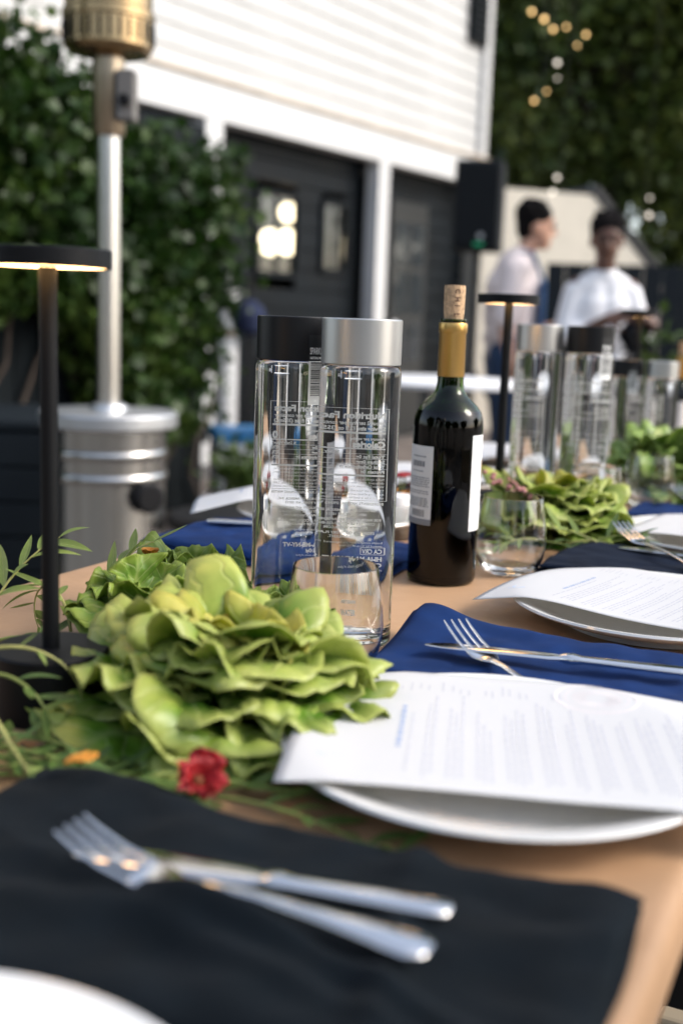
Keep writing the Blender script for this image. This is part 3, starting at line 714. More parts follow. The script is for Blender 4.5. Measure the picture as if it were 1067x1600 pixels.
for j in range(NV):
    for i in range(n-1): fs.append((j*n+i, j*n+i+1, (j+1)*n+i+1, (j+1)*n+i))
kp.add(vs, fs)
tag(kp.build('paper_cover', M_kraft, None, uvw(0, 0, 0), TAB, angle=0), 'brown kraft paper sheet covering the whole long table', 'table cover')

# chair at the table, its seat just seen past the table edge
M_ash = mat('pale_wood', (.42, .34, .23), .5, var=.15, vscale=12, stretch=(1, .1, 1))
ch = thing('wooden_chair', 'pale wooden chair pushed under the table at the lower right', 'chair', uvw(.085, 1.12, 0), TAB)
for k in range(5): MB().box((-.16+k*.083, 0, .455), (.076, .40, .018)).build('slat', M_ash, ch, smooth=False, bevel=.004)
for sx in (-1, 1):
    MB().box((0, sx*.205, .452), (.43, .022, .04)).build('seat_rail', M_ash, ch, smooth=False, bevel=.004)
    MB().tube([(-.19, sx*.205, 0), (-.19, sx*.205, .435)], .016, 10).build('leg', M_ash, ch)
    MB().tube([(.22, sx*.205, 0), (.20, sx*.205, .45), (.25, sx*.205, .86)], .016, 10).build('back_post', M_ash, ch)
MB().box((.245, 0, .78), (.02, .40, .12)).build('backrest', M_ash, ch, smooth=False, bevel=.006)

# ---------------------------------------------------------------- plates and menus
M_china = mat('white_china', (.72, .71, .685), .12, spec=.6, coat=.3)
plate_prof = [(0, .004), (.080, .004), (.082, .0), (.088, .0), (.090, .005), (.112, .011), (.138, .0205), (.1405, .0225), (.1395, .0245), (.136, .0243), (.112, .0155), (.094, .0095), (.08, .008), (0, .008)]
def plate(label, c, group='white dinner plates'):
    t = thing('dinner_plate', label, 'plate', (c[0], c[1], T), 0, group)
    MB().lathe(plate_prof, 96).build('dish', M_china, t, angle=50); return t
M_paper = mat('menu_paper', (.71, .71, .715), .75, spec=.3)
_t = nd(M_paper, 'ShaderNodeBsdfTranslucent'); _t.inputs[0].default_value = (.80, .77, .70, 1); _m = nd(M_paper, 'ShaderNodeMixShader'); _m.inputs[0].default_value = .28
lk(M_paper, M_paper.node_tree.nodes['Principled BSDF'].outputs[0], _m.inputs[1]); lk(M_paper, _t.outputs[0], _m.inputs[2]); lk(M_paper, _m.outputs[0], M_paper.node_tree.nodes['Material Output'].inputs[0])
M_ink = mat('menu_ink', (.54, .54, .57), .8)
M_blueink = mat('blue_ink', (.34, .40, .54), .8)
M_paleblue = mat('pale_blue_ink', (.62, .70, .84), .8)
M_pinkink = mat('pale_pink_ink', (.78, .72, .71), .8)
def menu(label, corner, rot, plate_c, seed, bend, group='printed menus on the plates'):
    """corner: world (x, y) of the sheet's left near corner, rot: direction of the long side"""
    rr = random.Random(seed); ex = Vector((math.cos(rot), math.sin(rot))); ey = Vector((-ex.y, ex.x)); c0 = Vector(corner)
    L, W = .279, .216
    def f(a, b, dz=0.0):
        p = c0 + ex*(a*L) + ey*(b*W); d = (p - Vector(plate_c[:2])).length
        z = T + .0262 + bend(a, b) - max(0, d-.136)*.22 - max(0, .12-d)*.03
        return Vector((p.x, p.y, z+dz))
    t = thing('menu', label, 'menu', f(.5, .5), 0, group); o = f(.5, .5)
    MB().grid(36, 30, lambda a, b: f(a, b)-o).build('sheet', M_paper, t, angle=0, solid=.0004)
    ink = MB(); bl = MB(); pk = MB(); pb_ = MB()
    def bar(mb, a0, a1, b0, b1):
        n = max(1, int(abs(b1-b0)/.08))
        for k in range(n):
            y0 = b0+(b1-b0)*k/n; y1 = b0+(b1-b0)*(k+1)/n
            mb.add([f(a0, y0, .0004)-o, f(a1, y0, .0004)-o, f(a1, y1, .0004)-o, f(a0, y1, .0004)-o], [(0, 1, 2, 3)])
    # lines of small print run across the short side
    def line(mb, a, th, b0, b1):
        b = b0
        while b < b1:
            w = min(b1, b+rr.uniform(.015, .06)); bar(mb, a, a+th, b, w); b = w+.010
    line(bl, .235, .011, .30, .66); line(ink, .262, .006, .12, .60)
    a = .30
    while a < .97:
        for k in range(rr.choice((2, 3, 3, 4))):
            if a < .97: line(ink, a, .0065, .08+rr.uniform(0, .04), rr.uniform(.50, .80)); a += .0145
        a += .022
    for k in range(22):   # sparse script heading at the far edge
        aa = .20+k*.021+rr.uniform(0, .008); bb = .80+rr.uniform(0, .03)
        if rr.random() < .75: bar(ink, aa, aa+.004, bb, bb+rr.uniform(.02, .09))
    # crest: ring with rays, pale pink
    for k in range(28):
        w = 2*PI*k/28; w2 = 2*PI*(k+1)/28
        for (r0, r1) in ((.028, .030), (.022, .0228)):
            P = [((.72+r*math.cos(x)/L), (.86+r*math.sin(x)/W)) for r, x in ((r0, w), (r1, w), (r1, w2), (r0, w2))]
            pk.add([f(p[0], p[1], .0004)-o for p in P], [(0, 1, 2, 3)])
        P = [((.72+r*math.cos(x)/L), (.86+r*math.sin(x)/W)) for r, x in ((.008, w), (.018, w), (.018, w+.08), (.008, w+.08))]
        pk.add([f(p[0], p[1], .0004)-o for p in P], [(0, 1, 2, 3)])
    # small blue splash drawing near the corner
    for k in range(9):
        w = .5+k*.3; P = [(.10, .16), (.10+.05*math.cos(w)*rr.uniform(.5, 1), .16+.075*math.sin(w)*rr.uniform(.6, 1)), (.105+.04*math.cos(w+.12), .165+.05*math.sin(w+.12))]
        pb_.add([f(p[0], p[1], .0004)-o for p in P], [(0, 1, 2)])
    for mb, m, nme in ((ink, M_ink, 'small_print'), (bl, M_blueink, 'title_print'), (pk, M_pinkink, 'crest_print'), (pb_, M_paleblue, 'splash_print')):
        mb.build(nme, m, t, angle=0)
    return t
PL = [(.106, .700), (.312, 1.098), (.505, 1.49), (-.152, .283)]
plate('white plate under the nearest full menu, right of the lettuce', PL[0])
plate('white plate under the slanted menu right of the wine bottle', PL[1])
plate('white plate under the farthest menu at the right edge', PL[2])
plate('white plate cut off at the bottom left corner', PL[3])
menu('white menu lying flat on the nearest plate, its print running away from us', (-.034, .618), -R(6.5), PL[0], 1,
     lambda a, b: .003*math.sin(PI*min(1, max(0, a*1.1-.1)))*(1-b) + .0015*math.sin(a*5+1) + .004*max(0, .16-a)/.16*(1-b) + .004*b*a + .005*max(0,a-.6)*(1-b))
menu('white menu with one corner pointing at the wine bottle', (.133, 1.103), -R(36), PL[1], 2,
     lambda a, b: .0025*math.exp(-((a-.30)/.18)**2)*(1-b) + .0012*math.sin(a*6+.4)*(1-b) + .003*a)
menu('white menu on the farthest plate, at the right edge', (.365, 1.47), -R(33), PL[2], 3, lambda a, b: .006*(1-b)*math.sin(a*4))
# across the table
for k, (v, labp, labm) in enumerate(((1.42, 'white plate across the table, mostly hidden behind the near bottles', 'white menu across the table, its curled corner left of the near bottles'),
                                     (1.87, 'white plate across the table, behind the wine bottle', 'white menu across the table, behind the wine bottle'),
                                     (2.31, 'white plate across the table, behind the far bottles', 'white menu across the table, behind the far bottles'))):
    c = uvw(-.70, v)
    plate(labp, (c.x, c.y))
    if k == 0: menu(labm, (-.205, 1.52), R(4), (c.x, c.y), 4, lambda a, b: .010 + .018*a*(1-.4*b)+.012*b*a)
    else: menu(labm, (c.x-.12, c.y-.13), R(12), (c.x, c.y), 4+k, lambda a, b: .004*math.sin(a*5))

# ---------------------------------------------------------------- napkins
def napkin(label, u0, u1, v0, v1, m, seed, h=.007, bump=None, rot=0.0, group='folded cloth napkins'):
    cu, cv = (u0+u1)/2, (v0+v1)/2; t = thing('napkin', label, 'napkin', uvw(cu, cv, T), TAB+rot, group)
    L, W = u1-u0, v1-v0
    for lay in range(2):
        nx, ny = 64, 44
        off = (.004 if lay else 0)
        def f(a, b, top):
            x = (a-.5)*(L-2*off*(1+.6*noise.noise((b*3, seed, 1)))) + off*.8; y = (b-.5)*(W-off*1.2)
            x += .004*noise.noise((b*2.2, seed+lay, 3)); y += .005*noise.noise((a*3.0, seed+lay, 6))
            e = min(1, (1-abs(2*a-1)**18))*min(1, (1-abs(2*b-1)**14)); e = max(0, e)**.5
            wv = .0035*abs(noise.noise((x*14, y*20, seed)))*1.2 + .002*noise.noise((x*40, y*46, seed+3))
            bz = bump(a, b) if bump else 0
            base = .0015 + lay*(h+.0008)
            z = base + bz*(1.0) + (wv*(1 if lay else .4) + .0002) + (h*e if top else 0)
            if not top: z = min(z, base + bz + wv)
            return Vector((x, y, z))
        mb = MB(); mb.grid(nx, ny, lambda a, b: f(a, b, True)); o = len(mb.v)
        mb.grid(nx, ny, lambda a, b: f(a, b, False))
        k = o
        mb.f[len(mb.f)//2:] = [tuple(reversed(q)) for q in mb.f[len(mb.f)//2:]]
        ring = [i*(ny+1) for i in range(nx+1)] + [nx*(ny+1)+j for j in range(1, ny+1)] + [i*(ny+1)+ny for i in range(nx-1, -1, -1)] + [j for j in range(ny-1, 0, -1)]
        for q in range(len(ring)):
            a, b = ring[q], ring[(q+1) % len(ring)]; mb.f.append((a, a+o, b+o, b)); mb.mi.append(0)
        mb.build('top_fold' if lay else 'under_fold', m, t, angle=0)
    # stitched hem along the long front edge
    hm = MB()
    for k in range(40):
        a = .03+.94*k/40; p = Vector(((a-.5)*L, -(W*.5-.012), 0)); hz = .0015+2*h+.0008 + (bump(a, .06) if bump else 0)+.0012
        hm.box((p.x, p.y, hz), (L/40*.6, .0006, .0006))
    return t
M_navyblack = fabric('black_napkin', (.0022, .0050, .0078))
M_blue = fabric('blue_napkin', (.006, .026, .105))
M_ink_nap = fabric('ink_napkin', (.004, .009, .022))
napkin('black cloth napkin in the foreground under the fork and knife', -.450, -.083, .332, .527, M_navyblack, 3, .005, lambda a, b: .006*math.exp(-((a-.10)/.14)**2-((b-1)/.35)**2)+.0050*max(0, math.sin(a*9+b*5+1))**2+.0065*max(0, math.sin(a*5-b*8+2.4))**4*(1.1-b)+.008*math.exp(-((b-.62+.45*a+.04*math.sin(7*a))/.045)**2)*min(1, a*3)+.007*math.exp(-((b-.10-.42*(1-a))/.04)**2)*a+.006*math.exp(-((a-.80+.12*b)/.028)**2)+.004*math.exp(-((a-1)/.10)**2), rot=R(2.6))
napkin('blue cloth napkin behind the nearest plate', -.385, -.085, .80, .965, M_blue, 8, .006, lambda a, b: .015*math.exp(-((a-.03)/.13)**2-((b-1)/.38)**2)+.006*math.exp(-((b-1)/.25)**2), rot=R(2))
napkin('dark ink blue cloth napkin behind the slanted menu', -.37, -.10, 1.27, 1.42, M_ink_nap, 12, .006, lambda a, b: .008*math.exp(-((a-.2)/.2)**2)*b)
napkin('blue cloth napkin behind the farthest menu at the right edge', -.37, -.10, 1.70, 1.85, M_blue, 15)
napkin('blue cloth napkin across the table, left of the near bottles', -.83, -.50, 1.12, 1.29, M_blue, 18, .007, lambda a, b: .012*math.exp(-((a-.4)/.3)**2-((b-1)/.3)**2))
napkin('dark ink blue cloth napkin across the table, behind the wine bottle', -.82, -.50, 1.57, 1.73, M_ink_nap, 21)

# ---------------------------------------------------------------- cutlery
M_cut = mat('polished_steel', (.78, .76, .74), .13, 1.0, rvar=.3, vscale=40)
def make_fork(label, loc, rz, tilt=0.0, group='forks'):
    t = thing('fork', label, 'fork', loc, rz, group); t.rotation_euler = (0, tilt, rz)
    h = MB(); h.loft([(-.100, 0, .0035, .004, .0010), (-.098, 0, .0035, .0075, .0013), (-.090, 0, .0038, .0098, .0014), (-.075, 0, .0042, .0086, .0015), (-.045, 0, .0046, .0050, .0016), (-.01, 0, .0050, .0031, .0016), (.02, 0, .0040, .0027, .0017), (.036, 0, .0022, .0042, .0018)], 16, pw=2.6)
    h.build('handle', M_cut, t, angle=60)
    q = MB(); q.loft([(.034, 0, .0024, .0042, .0017), (.041, 0, .0015, .0088, .0013), (.049, 0, .0014, .0118, .0010), (.056, 0, .0022, .0126, .0009), (.0575, 0, .0025, .0126, .0008)], 16, pw=3.0)
    q.build('head', M_cut, t, angle=60)
    tm = MB(); tm.loft([(.056, 0, .0023, .0016, .0008), (.075, 0, .0050, .0015, .0009), (.092, 0, .0095, .0013, .0009), (.103, 0, .0135, .0007, .0006)], 8)
    me = tm.mesh('tine', M_cut, True, 60)
    for k in range(4): link('tine', me, t, (0, (k-1.5)*.0070, 0))
    return t
def make_knife(label, loc, rz, L=.215, group='table knives'):
    t = thing('table_knife', label, 'knife', loc, rz, group); s = L/.215
    h = MB(); h.loft([(-.107*s, 0, .0042, .003, .0015), (-.105*s, 0, .0042, .0068, .0022), (-.095*s, 0, .0042, .0080, .0026), (-.06*s, 0, .0042, .0068, .0026), (-.02*s, 0, .0042, .0052, .0028), (-.012*s, 0, .0042, .0072, .0040), (-.006*s, 0, .0042, .0058, .0036), (-.002*s, 0, .0042, .0050, .0024)], 16, pw=2.8)
    h.build('handle', M_cut, t, angle=60)
    b = MB(); b.loft([(-.003*s, 0, .0042, .0050, .0018), (.006*s, -.001, .0042, .0085, .0012), (.06*s, -.0006, .0042, .0098, .0008), (.09*s, .0004, .0042, .0090, .0007), (.102*s, .002, .0042, .0060, .0006), (.108*s, .004, .0042, .0015, .0004)], 14, pw=2.2)
    b.build('blade', M_cut, t, angle=60)
    return t
NZ = T+.0015+.0128+.004
big_f = make_fork('fork lying across the black foreground napkin', (-.041, .488, NZ+.002), math.atan2(.088, -.184)); big_f.scale = (.95, 1.06, 1.3)
make_knife('knife lying on the black foreground napkin beside the fork', (-.034, .511, NZ-.001), math.atan2(.545-.500, -.118-.054), .19)
make_fork('fork on the blue napkin, its tines showing beyond the nearest menu', (.139, .846, NZ-.001), math.atan2(.939-.865, .103-.134), -R(5))
make_knife('knife on the blue napkin behind the nearest menu', (.178, .886, NZ+.003), math.atan2(.913-.86, .077-.273), .215)
make_fork('fork on the dark ink blue napkin, tip standing out past the slanted menu', (.385, 1.335, NZ+.006), math.atan2(1.43-1.28, .355-.40), R(-4))
make_knife('knife on the dark ink blue napkin behind the slanted menu', (.44, 1.33, NZ), -R(28)+PI)
make_fork('fork on the blue napkin behind the farthest menu', (.565, 1.72, NZ+.004), math.atan2(.16, -.05), R(-4))
make_knife('knife on the blue napkin across the table', (-.08, 1.435, NZ+.002), R(-10), .19)

# ---------------------------------------------------------------- table lamps
M_lampblk = mat('lamp_black', (.004, .0045, .0055), .5, bump=.15, bscale=900, spec=.2)
M_led = mat('warm_led', (1, .8, .55), .5, emit=(1, .56, .22), estr=6.0)
def lamp(label, loc, s=1.0):
    t = thing('table_lamp', label, 'lamp', loc, 0, 'black cordless table lamps')
    MB().lathe([(0, 0), (.0405, 0), (.0415, .001), (.0415, .047), (.0400, .0485), (0, .0485)], 64).build('base', M_lampblk, t, angle=35)
    MB().tube([(0, 0, .048), (0, 0, .318)], .0062, 24).build('stem', M_lampblk, t)
    MB().lathe([(.0405, .3165), (.0425, .3165), (.0425, .3285), (.0415, .3295), (0, .3295)], 64).build('head', M_lampblk, t, angle=35)
    MB().lathe([(.0064, .3172), (.0404, .3172), (.0404, .3190), (.0064, .3190)], 64).build('light_ring', M_led, t, angle=35)
    MB().lathe([(.0, .0486), (.0055, .0486), (.005, .0494), (0, .0496)], 20).build('button', M_lampblk, t, (.0, -.022, 0))
    return t
lamp('black disc lamp at the left, its stem in front of the steel heater', (-.206, .792, T))
lamp('black disc lamp further back, right of the wine bottle', (.224, 1.62, T))
lamp('black disc lamp far down the table, seen behind the small bottles', (.66, 2.62, T))

# ---------------------------------------------------------------- bottled water
M_glass = mat('clear_glass', (.985, .995, .99), .0, trans=1.0, ior=1.5)
M_water = mat('water', (.995, 1, 1), .0, trans=1.0, ior=1.33/1.5)
M_print = mat('white_print', (.85, .85, .82), .7)
_t = nd(M_print, 'ShaderNodeBsdfTranslucent'); _t.inputs[0].default_value = (.9, .9, .87, 1); _m = nd(M_print, 'ShaderNodeMixShader')
lk(M_print, M_print.node_tree.nodes['Principled BSDF'].outputs[0], _m.inputs[1]); lk(M_print, _t.outputs[0], _m.inputs[2]); lk(M_print, _m.outputs[0], M_print.node_tree.nodes['Material Output'].inputs[0])
M_silver = mat('silver_lid', (.52, .52, .51), .36, .85, rvar=.1)
M_blacklid = mat('black_lid', (.006, .0065, .008), .36, spec=.35)
M_sticker = mat('sticker_white', (.8, .8, .78), .5)
M_stickblk = mat('sticker_black', (.012, .013, .015), .4)
BR = .0358
LINES = [  # (text, size, top z, width fraction of panel, bold, align)
    ('Nutrition Facts', .0082, .2010, .98, .00035, 'l'), ('About 2 servings per container', .0048, .1955, .98, .00012, 'l'),
    ('Serving size 12 fl oz (355mL)', .0048, .1905, .98, .0002, 'l'), ('Amount per serving', .0036, .1818, .5, .0001, 'l'),
    ('Calories', .0080, .1752, .46, .0004, 'l'), ('0', .0095, .1752, None, .0005, 'r'), ('% Daily Value*', .0032, .1700, .36, .0001, 'r'),
    ('Total Fat 0g', .0040, .1655, .40, .00015, 'l'), ('0%', .0040, .1655, .1, .0001, 'r'), ('Sodium 0mg', .0040, .1610, .40, .00015, 'l'), ('0%', .0040, .1610, .1, .0001, 'r'),
    ('Total Carbohydrate 0g', .0040, .1565, .64, .00015, 'l'), ('0%', .0040, .1565, .1, .0001, 'r'), ('Protein 0g', .0040, .1520, .33, .00015, 'l'),
    ('Not a significant source of saturated fat, trans fat,', .0028, .1455, .97, 0, 'l'), ('cholesterol, dietary fiber, total sugars, added sugars,', .0028, .1423, .97, 0, 'l'),
    ('vitamin D, calcium, iron and potassium.', .0028, .1391, .8, 0, 'l'), ('* The % Daily Value tells you how much a nutrient', .0028, .1352, .97, 0, 'l'),
    ('in a serving of food contributes to a daily diet. 2,000', .0028, .1320, .97, 0, 'l'), ('calories a day is used for general nutrition advice.', .0028, .1288, .97, 0, 'l'),
    ('INGREDIENTS: NATURAL SPRING WATER', .0034, .1230, 1.0, .0001, 'l'), ('IMPORTED FOR: OF AMERICA, INC.', .0032, .1168, .8, .0001, 'c'), ('NEW YORK, NY 10111', .0032, .1130, .55, .0001, 'c'),
    ('FOR WATER QUALITY AND INFORMATION', .0032, .1082, .95, .0001, 'c'), ('CONTACT US AT 1-877-525-8677', .0032, .1045, .8, .0001, 'c'), ('OR WWW.WATER.COM', .0032, .1008, .6, .0001, 'c'),
    ('STORE IN A COOL, DRY PLACE', .0032, .0960, .8, .0001, 'c'), ('OUT OF SUNLIGHT.', .0032, .0925, .5, .0001, 'c'), ('bottle configuration are registered U.S.', .0028, .0875, .9, 0, 'l'), ('owned by Voss of Norway', .0028, .0845, .6, 0, 'l'),
    ('CA CRV', .0058, .0785, .27, .0002, 'l'), ('HI-IA-MA-ME-NY-VT', .0056, .0715, .80, .00025, 'l'), ('CT-OR 10¢', .0052, .0660, .46, .0002, 'l'), ('please recycle. bottle made of glass', .0024, .0625, .6, 0, 'l')]
def build_print(start, PW=.034):
    """white print on the back of the bottle, start = azimuth where the lines begin"""
    mb = MB(); rr = BR+.00012
    f = lambda x, z: (rr*math.cos(start+x/rr), rr*math.sin(start+x/rr), z)
    for (s, size, z, wf, bold, al) in LINES:
        w = PW*wf if wf else None
        put_text(mb, s, size, 0 if al == 'l' else (PW if al == 'r' else PW/2), z, f, w, bold, al, xs=.55)
    for z, h in ((.2098, .0004), (.1872, .0019), (.1735, .0011), (.1692, .0003), (.1647, .0003), (.1602, .0003), (.1558, .0003), (.1490, .0016), (.1268, .0004)): put_rect(mb, -.0012 if h < .0005 else 0, PW+(.0012 if h < .0005 else 0), z, z+h, f, 16)
    for x in (-.0012, PW+.0009): put_rect(mb, x, x+.0003, .1268, .2100, f, 1)
    for (x0, x1, z0, z1) in ((-.0009, PW*.29, .0840-.0002, .0840+.0002), (-.0009, PW*.29, .0773, .0777), (-.0011, -.0007, .0775, .084), (PW*.29-.0002, PW*.29+.0002, .0775, .084)): put_rect(mb, x0, x1, z0, z1, f, 4)
    r2 = random.Random(3); x = .001
    while x < PW*.62:
        w = r2.choice((.00025, .0004, .0007)); put_rect(mb, x, x+w, .040, .0565, f, 1); x += w + r2.choice((.0003, .0005, .0008))
    return mb
def water_bottle(label, cat_kind, loc, lid_m, start, sticker=None, front=None, group='tall bottles of water'):
    t = thing('water_bottle', label, 'bottle', loc, 0, group)
    MB().lathe([(0, .003), (.026, .0025), (.030, .0006), (.0335, .0008), (.0352, .0028), (BR, .006), (BR, .240), (.0355, .2445), (.0340, .2485), (.031, .2500), (0, .2500)], 96).build('glass', M_glass, t, angle=70)
    MB().lathe([(0, .0135), (.0270, .0125), (.0312, .0145), (.0324, .019), (.0324, .238), (.0318, .2430), (.029, .2462), (0, .2470)], 96).build('water', M_water, t, angle=70)
    MB().lathe([(0, .2502), (.0342, .2502), (.0350, .2510), (.0350, .2885), (.0343, .2894), (.033, .2895), (.0325, .2890), (0, .2890)], 96).build('lid', lid_m, t, angle=35)
    build_print(start).build('back_print', M_print, t, smooth=False)
    if front is not None:
        mb = MB(); rr = BR+.00012; f = lambda x, z: (rr*math.cos(front+x/rr), rr*math.sin(front+x/rr), z)
        put_text(mb, 'ARTESIAN', .0042, 0, .044, f, .013, .0002); put_text(mb, 'WATER', .0072, 0, .033, f, .0135, .0003); put_text(mb, 'NORWAY', .0034, .001, .0215, f, .010, .0001)
        mb.build('front_print', M_print, t, smooth=False)
    if sticker is not None:
        rr = .0354; f = lambda x, z: (rr*math.cos(sticker+x/rr), rr*math.sin(sticker+x/rr), z)
        q = MB(); put_rect(q, 0, .021, .2505, .2735, f, 8); sb = q.build('seal_sticker', M_stickblk, t, angle=0)
        rr2 = .0361; f1 = lambda x, z: (rr2*math.cos(sticker+x/rr2), rr2*math.sin(sticker+x/rr2), z)
        q = MB(); put_rect(q, 0, .021, .2110, .2504, f1, 8); sw = q.build('barcode_sticker', M_sticker, t, angle=0)
        rr3 = .03555; f3 = lambda x, z: (rr3*math.cos(sticker+x/rr3), rr3*math.sin(sticker+x/rr3), z)
        q = MB(); put_text(q, 'SPARKLING', .0085, .0012, .2565, f3, .0185, .0001); put_text(q, 'NATURAL MINERAL', .003, .0015, .2522, f3, .017, .0001); q.build('sticker_print', M_sticker, sb, smooth=False)
        rr4 = .0363; f4 = lambda x, z: (rr4*math.cos(sticker+x/rr4), rr4*math.sin(sticker+x/rr4), z)
        q = MB(); z = .2195; r2 = random.Random(9)
        while z < .2485: h = r2.choice((.0004, .0006, .0010)); put_rect(q, .002, .019, z, z+h, f4, 6); z += h+r2.choice((.0005, .0008))
        q.build('barcode', M_stickblk, sw, smooth=False)
    return t
BF = (.0125, 1.002); BLF = (-.048, 1.058)
azF = math.atan2(BF[1], BF[0]); azL = math.atan2(BLF[1], BLF[0])
wb1 = water_bottle('silver-lidded water bottle, right of the two near bottles, nearest to the lettuce', 'still', (*BF, T), M_silver, azF-.36, front=azF-PI-.28)
wb2 = water_bottle('black-lidded sparkling water bottle, left of the two near bottles', 'sparkling', (*BLF, T), M_blacklid, azL-.66, sticker=azL+PI+.36)
dup(wb1, 'silver-lidded water bottle of the middle pair, next to the second lamp', (.292, 1.75, T), .05)
dup(wb2, 'black-lidded sparkling water bottle of the middle pair, with a white barcode sticker', (.366, 1.735, T), -.12)
dup(wb2, 'small black-lidded water bottle of the farthest pair', (.540, 2.20, T), -.6, (.83, .83, .79))
dup(wb1, 'small silver-lidded water bottle of the farthest pair', (.598, 2.17, T), .0, (.83, .83, .79))

# ---------------------------------------------------------------- drinking glasses
def tumbler_mesh():
    outer = [(0, 0), (.024, 0), (.028, .001), (.033, .006), (.038, .016), (.0408, .030), (.0412, .040), (.0400, .055), (.0375, .072), (.0352, .088), (.03475, .0886)]
    inner = [(.03435, .0885), (.03455, .088), (.0368, .072), (.0393, .055), (.0405, .040), (.0401, .030), (.0372, .0165), (.030, .0085), (.02, .0065), (0, .0062)]
    return MB().lathe(outer+inner, 80)
tm = tumbler_mesh().mesh('bowl', M_glass, True, 75)
def tumbler(label, c, s=1.0):
    t = thing('drinking_glass', label, 'glass', (c[0], c[1], T), 0, 'stemless drinking glasses'); link('bowl', tm, t); t.scale = (s, s, s); return t
tumbler('empty drinking glass between the lettuce and the near bottles', (-.003, .918))
tumbler('empty drinking glass right of the wine bottle, by the slanted menu', (.199, 1.315), 1.03)
tumbler('drinking glass at the foot of the middle bottles, left one', (.372, 1.66))
tumbler('drinking glass between the middle and farthest bottles, right one', (.50, 1.84))

# ---------------------------------------------------------------- wine bottles
M_green = mat('green_glass', (.06, .14, .012), .012, trans=1.0, ior=1.40)
M_wine = mat('red_wine', (.0012, .0004, .0006), .3, spec=.0)
M_gold = mat('gold_foil', (.62, .38, .12), .34, .9, rvar=.2, bump=.1, bscale=120)
M_label_shaded = mat('wine_label', (.62, .62, .60), .65, bump=.1, bscale=300)  # greyer than the front label: its shaded side is put into the colour
M_lab2 = mat('wine_label_white', (.80, .80, .78), .6)
M_labgrey = mat('label_grey', (.20, .21, .22), .6)
M_cork = mat('cork', (.50, .33, .19), .85, var=.35, vscale=260, bump=.6, bscale=300)
M_corkink = mat('cork_ink', (.12, .06, .04), .8)
def wine(label, loc, rz, full=True, s=1.0, group='corked wine bottles'):
    t = thing('wine_bottle', label, 'wine bottle', loc, rz, group); t.scale = (s, s, s)
    prof = [(0, .012), (.02, .010), (.030, .002), (.034, 0), (.0372, .002), (.0387, .006), (.0387, .176), (.0380, .184), (.0355, .192), (.031, .1985), (.025, .2045), (.0195, .2095), (.0160, .2150), (.0147, .222), (.0142, .235), (.0138, .2895), (.0125, .2902)]
    g_ = MB().lathe(prof + [(0, .2902)], 128); g_.lathe([(0, .2890), (.0105, .2885), (.0110, .235), (.0118, .222), (.0132, .2155), (.0165, .2105), (.022, .2055), (.028, .1995), (.0322, .1930), (0, .1928)], 128)
    g_.build('glass', M_green, t, angle=70)
    MB().lathe([(0, .0181), (.015, .0161), (.030, .0078), (.0356, .0103), (.0356, .176), (.0348, .184), (.0330, .1905), (.0316, .1926), (0, .1926)], 128).build('wine', M_wine, t, angle=60)
    MB().lathe([(.0149, .2300), (.0150, .2302), (.0146, .276), (.0152, .2775), (.0157, .279), (.0157, .2865), (.0150, .2882), (.0141, .2884)], 48).build('foil_capsule', M_gold, t, angle=35)
    MB().lathe([(.0108, .2886), (.0138, .2886), (.0143, .2905), (.0138, .2925), (.0112, .2925)], 48).build('lip', M_green, t, angle=60)
    ck = MB().lathe([(0, .272), (.0104, .272), (.0104, .292), (.0112, .30), (.0116, .325), (.0113, .3285), (0, .329)], 40).build('cork', M_cork, t, angle=40)
    rr = .0119; q = MB()
    f = lambda x, z: (rr*math.cos(-PI/2+.12 + x/rr), rr*math.sin(-PI/2+.12 + x/rr), z)
    g = lambda x, y: f(y, .3245 - x)
    for k, chx in enumerate('CHILE'):
        put_text(q, chx, .0085, k*.0087, -.001, g, None, .00015, 'l', .9)
    q.build('cork_print', M_corkink, ck, smooth=False)
    rr1 = .0389
    def lab(a0, a1, z0, z1, m, nm): 
        q = MB(); fn = lambda x, z: (rr1*math.cos(a0 + x/rr1), rr1*math.sin(a0+x/rr1), z)
        put_rect(q, 0, (a1-a0)*rr1, z0, z1, fn, 28); return q.build(nm, m, t, angle=0)
    V = -PI/2   # the side facing the viewer when rz = 0
    bk = lab(V-.38-1.75, V-.38, .068, .155, M_label_shaded, 'back_label')
    fr = lab(V+.79, V+.79+1.9, .062, .168, M_lab2, 'front_label')
    a0 = V-.38-1.75; rr2 = .0391; W = 1.75*rr2
    fn = lambda x, z: (rr2*math.cos(a0 + x/rr2), rr2*math.sin(a0+x/rr2), z)
    q = MB(); put_rect(q, 0, W, .0682, .0745, fn, 20); q.build('label_band', M_labgrey, bk, angle=0)
    q = MB(); r2 = random.Random(12)
    for z, h, n in ((.1425, .0015, 1), (.132, .0062, 4), (.1265, .001, 1)):
        x = W*.55
        while x < W*.83: w = r2.uniform(.002, .0045); put_rect(q, x, x+w, z, z+h, fn, 2); x += w+.0008
    for z in [.1195-.0024*k for k in range(5)]+[.1045-.0024*k for k in range(2)]+[.0965-.0021*k for k in range(5)]:
        x = W*.42
        while x < W*.93: w = r2.uniform(.0015, .006); put_rect(q, x, min(x+w, W*.95), z, z+.0011, fn, 2); x += w+.0009
    x = W*.58
    while x < W*.88: w = r2.choice((.0004, .0008, .0012)); put_rect(q, x, x+w, .0765, .0845, fn, 1); x += w+.0007
    q.build('label_print', M_labgrey, bk, smooth=False)
    a1 = V+.79; fm = lambda x, z: (rr2*math.cos(a1 + x/rr2), rr2*math.sin(a1+x/rr2), z)
    q = MB(); W2 = 1.9*rr2
    for (x0, x1, z0, z1) in ((.003, W2-.003, .0645, .0650), (.003, W2-.003, .1645, .1650), (.003, .0033, .0645, .165)): put_rect(q, x0, x1, z0, z1, fm, 16)
